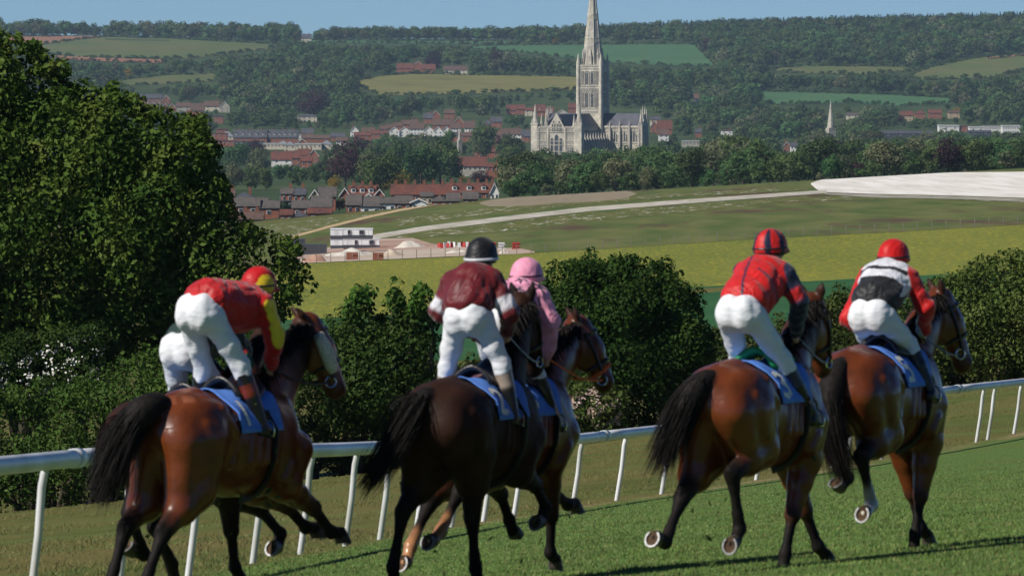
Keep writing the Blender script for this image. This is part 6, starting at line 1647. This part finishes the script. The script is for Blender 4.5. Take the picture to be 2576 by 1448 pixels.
        if sp.get('bootband'):
            t = ((P - t0) @ unit(an - t0)); cols[(t > .07) & (t < .17)] = sp['bootband']
        me = mesh_np('boot', P, Q, True, cols); me.materials.append(M_BOOT); link('boot', me, root)
    # helmet with peak
    hc = hdc + hu * .03
    S = SDF(hc - .28, hc + .28, .0095)
    S.ell(hc, (.135, .112, .125), .02, 0, R=[hf, hs, hu])
    S.ell(hc - hu * .035 - hf * .012, (.128, .116, .07), .03, 0, R=[hf, hs, hu])
    S.cone(hc + hf * .11 - hu * .045 + hs * .05, hc + hf * .11 - hu * .045 - hs * .05, .022, .022, .02, 1)
    S.cone(hc + hf * .15 - hu * .055 + hs * .03, hc + hf * .15 - hu * .055 - hs * .03, .013, .013, .03, 1)
    X = S.ax[0][:, None, None] - hc[0]; Y = S.ax[1][None, :, None] - hc[1]; Z = S.ax[2][None, None, :] - hc[2]
    cutp = -(X * hu[0] + Y * hu[1] + Z * hu[2]) - .078
    S.d = np.maximum(S.d, cutp.astype(np.float32))
    P, Q = S.poly(); cols = np.tile(np.array(sp['cap']), (len(P), 1))
    rel = P - hc; a, b, c = rel @ hf, rel @ hs, rel @ hu
    if 'cap_paint' in sp: sp['cap_paint'](cols, a, b, c)
    me = mesh_np('helmet', P, Q, True, cols); me.materials.append(M_CAP); ho = link('helmet', me, root)
    if sp.get('cap_band'):
        tb = MB(); tb.tube([hc - hu * .042 - hf * .010 + hf * math.cos(q) * .132 + hs * math.sin(q) * .120 for q in np.linspace(.6, 2 * math.pi - .6, 24)], .013, 6)
        tb.build('helmet_band', M_BAND, ho, True)
    tb = MB(); tb.tube([hc - hu * .02 - hf * .008 + hf * math.cos(q) * .134 + hs * math.sin(q) * .118 for q in np.linspace(0, 2 * math.pi, 25)], .008, 5, caps=False)
    tb.build('goggle_strap', M_GOGGLE, ho)
    return root
# ---------------------------------------------------------------- the field of six runners
BAY = (.130, .031, .0075); BAY2 = (.118, .028, .007); DKB = (.026, .0095, .005)
HS = {
 1: dict(O=(-2.149, 51.882, -4.22), th=32, coat=BAY, no='1', poll=(1.12, -.027, 2.033), muz=(1.30, -.195, 1.501), neck=1, marks=True, cheek_fleece=True,
   LH=[-92, -146, -112, -65, -55, .05, -.02], RH=[-92, -142, -122, -65, -53, -.02, -.03], RF=[-120, -26, -40, -7, -50, .02, .10], LF=[-95, -20, -36, -5, -50, -.03, .036],
   tail=[(-.80, .03, 1.53), (-.95, .10, 1.42), (-1.08, .17, 1.18), (-1.20, .22, .86)], tn=900, ts=.22, tm=.13, tj=.35, earf=-.3,
   label='bright bay racehorse with white number 1 cloth and cream sheepskin cheekpieces'),
 2: dict(O=(-.303, 53.408, -4.209), th=25, coat=DKB, points=(.008, .006, .006), no='2', poll=(1.12, .093, 2.108), muz=(1.30, .071, 1.566),
   LH=[-65, -140, -102, -65, -55, .10, 0], RH=[-40, -82, -70, -56, -40, -.09, 0], LF=[-110, -26, -45, -45, -20, .08, .01], RF=[-121, -18, -38, -122, -165, -.07, .01],
   tail=[(-.80, .05, 1.47), (-.93, .13, 1.26), (-1.05, .24, 1.0), (-1.13, .36, .80)], tn=620, ts=.15, tm=.20, tj=.5,
   label='very dark brown racehorse with white number 2 cloth under maroon jockey'),
 3: dict(O=(-.056, 54.697, -4.258), th=28, coat=BAY2, no='8', poll=(1.12, -.052, 1.938), muz=(1.30, -.226, 1.445), earf=.1, orange_nose=True, rein=M_ORANGE,
   LH=[-92, -150, -134, -120, -165, 0, -.02], RH=[-94, -165, -136, -153, -163, -.01, 0], LF=[-95, -24, -26, 0, -45, 0, .04], RF=[-127, -70, -82, -30, -60, -.10, 0], socks=dict(LH='tan', RH='tan'),
   tail=[(-.85, 0, 1.42), (-.95, 0, 1.1), (-.98, 0, .8)],
   label='bay racehorse with orange noseband half hidden behind the dark brown horse'),
 4: dict(O=(1.798, 52.401, -4.033), th=27, coat=BAY, no='3', poll=(1.12, .04, 1.973), muz=(1.30, .022, 1.44), neck=1,
   LH=[-90, -147, -133, -195, -172, 0, -.02], RH=[-53, -160, -75, -137, -154, .02, 0], RF=[-99, -112, -108, -105, -95, -.06, 0], LF=[-92, -72, -68, -40, -45, -.20, .14],
   tail=[(-.80, .05, 1.47), (-.93, .13, 1.30), (-1.02, .20, 1.06), (-1.07, .26, .84)], tn=850, ts=.21, tm=.15, tj=.35, brownfore=True,
   label='bay racehorse with both hind feet raised, third large rump from the left', sadm=flat_mat('green_saddle', (.01, .20, .07), .6)),
 5: dict(O=(2.854, 54.904, -4.041), th=26, coat=BAY2, no='5', poll=(1.12, -.05, 1.932), muz=(1.30, -.192, 1.363), brownfore=True, earf=.05,
   LH=[-5, -116, -32, -150, -195, .09, 0], RH=[-60, -162, -67, -160, -162, .04, 0], RF=[-94, -102, -106, -95, -85, -.04, 0], LF=[-90, -75, -70, -35, -60, -.12, .04], socks=dict(RH='white'),
   tail=[(-.80, .02, 1.44), (-.94, .02, 1.2), (-.96, -.03, .9), (-.90, -.10, .6)], tn=600, ts=.20, tm=.13, tj=.25,
   label='rightmost bay racehorse with one white hind sock and long straight tail'),
 6: dict(O=(-2.48, 53.282, -4.34), th=32, coat=DKB, no='6', poll=(1.12, 0, 2.002), muz=(1.30, -.09, 1.546),
   LH=[-16, -116, -52, -194, -195, .11, 0], RH=[-35, -120, -46, -65, -55, -.12, 0], RF=[-148, -74, -72, -45, -60, -.10, 0], LF=[-95, -21, -42, -124, -170, -.12, .10],
   tail=[(-.85, 0, 1.4), (-.95, .05, 1.1), (-1.0, .05, .85)],
   label='dark racehorse almost hidden on the far side of number 1'),
}
RED = (.44, .004, .006); YEL = (.72, .50, .02); NAVY = (.010, .013, .040); MAR = (.11, .0025, .006); PINK = (.80, .32, .45); WHT = (.64, .64, .68); BLK = (.010, .010, .012)
def p1(P, c, fr, J, shj):
    c[(fr[1] < -.235) & (P[:, 2] < 2.25)] = YEL
    c[(fr[0] > .045) & (np.abs(fr[1]) < .09)] = (.01, .22, .09)
def p3(P, c, fr, J, shj):
    r = np.random.default_rng(4)
    for su, sl in ((-.02, .10), (-.05, -.06), (-.16, .05), (-.20, -.11), (-.10, .18), (-.28, .0), (-.02, -.19), (-.3, .15), (-.15, -.24), (-.26, -.26)):
        a, b = fr[0] - su, fr[1] - sl
        q = np.arctan2(b, a) + su * 20; rad = np.hypot(a, b)
        c[(fr[2] > -.02) & (rad < .036 + .024 * np.cos(5 * q))] = NAVY
def p4(P, c, fr, J, shj):
    c[(np.abs(fr[1] - .05 - .25 * (fr[0] + .1)) < .010) & (fr[2] > 0)] = NAVY
    c[(np.abs(fr[0] + .20 - .5 * (fr[1] + .1)) < .010) & (fr[1] < -.05)] = NAVY
def p5(P, c, fr, J, shj):
    u, w = fr[0] - .18 * np.abs(fr[1]), np.abs(fr[1])
    t = (w < .20)
    c[t & (u < -.205)] = BLK; c[t & (u >= -.205) & (u < -.115)] = WHT; c[t & (u >= -.115) & (u < -.075)] = BLK
def cap1(c, a, b, h): c[(b > .045)] = YEL; c[b < -.095] = YEL; c[h < -.07] = RED
def cap4(c, a, b, h):
    az = np.arctan2(b, a)
    c[(np.cos(az * 6 + 2.2) > .35) & (np.hypot(a, b) > .03)] = NAVY; c[h < -.05] = BLK
JS = {
 1: dict(seat=(-.196, .05, 2.155), waist=(-.03, .03, 2.29), sh=(.35, -.01, 2.215), head=(.515, 0, 2.33), kneeR=(.015, -.17, 1.78), kneeL=(.033, .17, 1.735), ankR=(.135, -.29, 1.32), ankL=(.12, .29, 1.32),
   elbR=(.40, -.22, 1.97), elbL=(.36, .24, 1.97), handR=(.52, -.10, 1.74), handL=(.52, .08, 1.74), silk={0: RED, 1: RED, 2: RED, 3: RED, 4: (.01, .22, .09)}, paint=p1, cap=RED, cap_paint=cap1, bootband=(.16, .025, .012), look=(0, -.5, 0),
   label='jockey in red silks with yellow sleeve edge and red and yellow cap'),
 2: dict(seat=(-.028, .02, 2.04), waist=(.02, .04, 2.22), sh=(.13, .06, 2.335), head=(.282, .05, 2.495), kneeR=(.097, -.2, 1.70), kneeL=(.03, .22, 1.67), ankR=(.119, -.29, 1.30), ankL=(.10, .30, 1.30),
   elbR=(.13, -.255, 2.08), elbL=(.11, .33, 2.08), handR=(.33, -.14, 1.91), handL=(.33, .17, 1.91), silk={0: MAR, 1: MAR, 2: WHT, 3: MAR, 4: MAR}, cap=(.008, .009, .010), cap_band=True, boottop=(.30, .24, .19), look=(0, -.15, 0),
   label='jockey in dark maroon silks and black helmet with silver band, standing in stirrups'),
 3: dict(seat=(-.12, .03, 1.99), waist=(.05, .03, 2.13), sh=(.33, .03, 2.20), head=(.42, .03, 2.345), kneeR=(.15, -.18, 1.65), kneeL=(.15, .18, 1.65), ankR=(.30, -.29, 1.24), ankL=(.28, .29, 1.24),
   elbR=(.34, -.22, 2.0), elbL=(.30, .26, 1.98), handR=(.45, -.13, 1.72), handL=(.45, .10, 1.72), silk={0: PINK, 1: PINK, 2: PINK, 3: PINK, 4: NAVY}, paint=p3, cap=PINK, look=(0, -.4, 0),
   label='jockey in pink silks with dark blue stars and pink cap'),
 4: dict(seat=(-.183, .03, 1.945), waist=(-.02, .03, 2.10), sh=(.24, .02, 2.235), head=(.334, .02, 2.41), kneeR=(.072, -.2, 1.60), kneeL=(.09, .17, 1.61), ankR=(.34, -.33, 1.17), ankL=(.30, .30, 1.2),
   elbR=(.26, -.25, 2.03), elbL=(.28, .28, 2.02), handR=(.50, -.11, 1.77), handL=(.50, .10, 1.77), silk={0: (.50, .006, .006), 1: NAVY, 2: (.52, .010, .008), 3: NAVY, 4: BLK}, paint=p4, cap=(.52, .012, .010), cap_paint=cap4, boottop=(.012, .016, .06), look=(0, -.45, 0),
   label='jockey in red silks with navy sleeves and red and navy striped cap'),
 5: dict(seat=(-.088, .02, 1.83), waist=(.03, .02, 2.02), sh=(.25, .02, 2.135), head=(.345, .02, 2.27), kneeR=(.20, -.17, 1.605), kneeL=(.24, .17, 1.585), ankR=(.255, -.33, 1.235), ankL=(.25, .31, 1.22),
   elbR=(.28, -.28, 1.89), elbL=(.19, .33, 1.80), handR=(.58, -.13, 1.66), handL=(.42, .15, 1.62), silk={0: WHT, 1: (.50, .006, .006), 2: (.50, .006, .006), 3: (.50, .006, .006), 4: BLK}, paint=p5, cap=(.50, .006, .006), look=(0, -.3, 0),
   label='jockey in black and white hooped silks with red sleeves and red cap'),
 6: dict(seat=(0, 0, 1.93), waist=(.15, 0, 2.05), sh=(.42, 0, 2.10), head=(.60, 0, 2.27), kneeR=(.2, -.19, 1.6), kneeL=(.2, .19, 1.6), ankR=(.2, -.29, 1.2), ankL=(.2, .29, 1.2),
   elbR=(.55, -.16, 1.90), elbL=(.45, .22, 1.90), handR=(.65, -.08, 1.72), handL=(.6, .1, 1.75), silk={q: (.008, .03, .02) for q in range(5)}, cap=(.01, .22, .09),
   label='jockey in white breeches and green cap half hidden behind the red-silked jockey'),
}
for k_ in HS:
    for q_ in ('O', 'th'): JS[k_][q_] = HS[k_][q_]
    for q_ in ('ankR', 'ankL', 'handR', 'handL'): HS[k_][q_] = JS[k_][q_]
    build_horse(k_, HS[k_])
    build_jockey(k_, JS[k_])

# clods and grass thrown up by the hooves
r_ = np.random.default_rng(8); mb_ = MB()
for (x_, y_, z_, n_, sp_) in ((-2.55, 51.6, -3.75, 26, .5), (-1.9, 51.9, -3.35, 26, .35), (-.55, 53.0, -3.2, 22, .4), (-.2, 53.4, -3.7, 16, .4), (1.5, 52.0, -3.8, 16, .4), (1.75, 52.6, -3.6, 16, .35), (2.6, 54.8, -3.6, 12, .4)):
    for i_ in range(n_):
        c_ = np.array((x_, y_, z_)) + r_.normal(0, 1, 3) * sp_ * np.array((.7, .4, .55)); s_ = .006 + .016 * r_.random() ** 2
        c_[2] = max(c_[2], float(ground_z(c_[0], c_[1])) + .02)
        d_ = unit(r_.normal(0, 1, 3)) * s_ * 2.2; e_ = unit(np.cross(d_, r_.normal(0, 1, 3))) * s_; f_ = unit(np.cross(d_, e_)) * s_ * .6
        mb_.add([c_ - d_, c_ + e_, c_ - e_ * .7, c_ + f_, c_ + d_], [(0, 1, 3), (1, 4, 3), (4, 2, 3), (2, 0, 3), (0, 2, 1), (1, 2, 4)])
tag(mb_.build('flying_turf', M_GRASSBIT), 'scraps of turf flying up from the hooves', 'turf', kind='stuff')
# ---------------------------------------------------------------- thin air haze over the valley
def haze():
    m = bpy.data.materials.new('haze'); m.use_nodes = True; nt = m.node_tree
    for n in list(nt.nodes):
        if n.type == 'BSDF_PRINCIPLED': nt.nodes.remove(n)
    v = nt.nodes.new('ShaderNodeVolumePrincipled'); v.inputs['Color'].default_value = (.55, .76, 1.0, 1); v.inputs['Density'].default_value = HAZE; v.inputs['Anisotropy'].default_value = .0
    nt.links.new(v.outputs[0], nt.nodes['Material Output'].inputs['Volume'])
    o = MB().box(-2600, 2600, -60, 12200, -120, 62).build('haze', m); tag(o, 'thin blue haze filling the air over the valley', kind='stuff')
HAZE = 2.2e-5
haze()
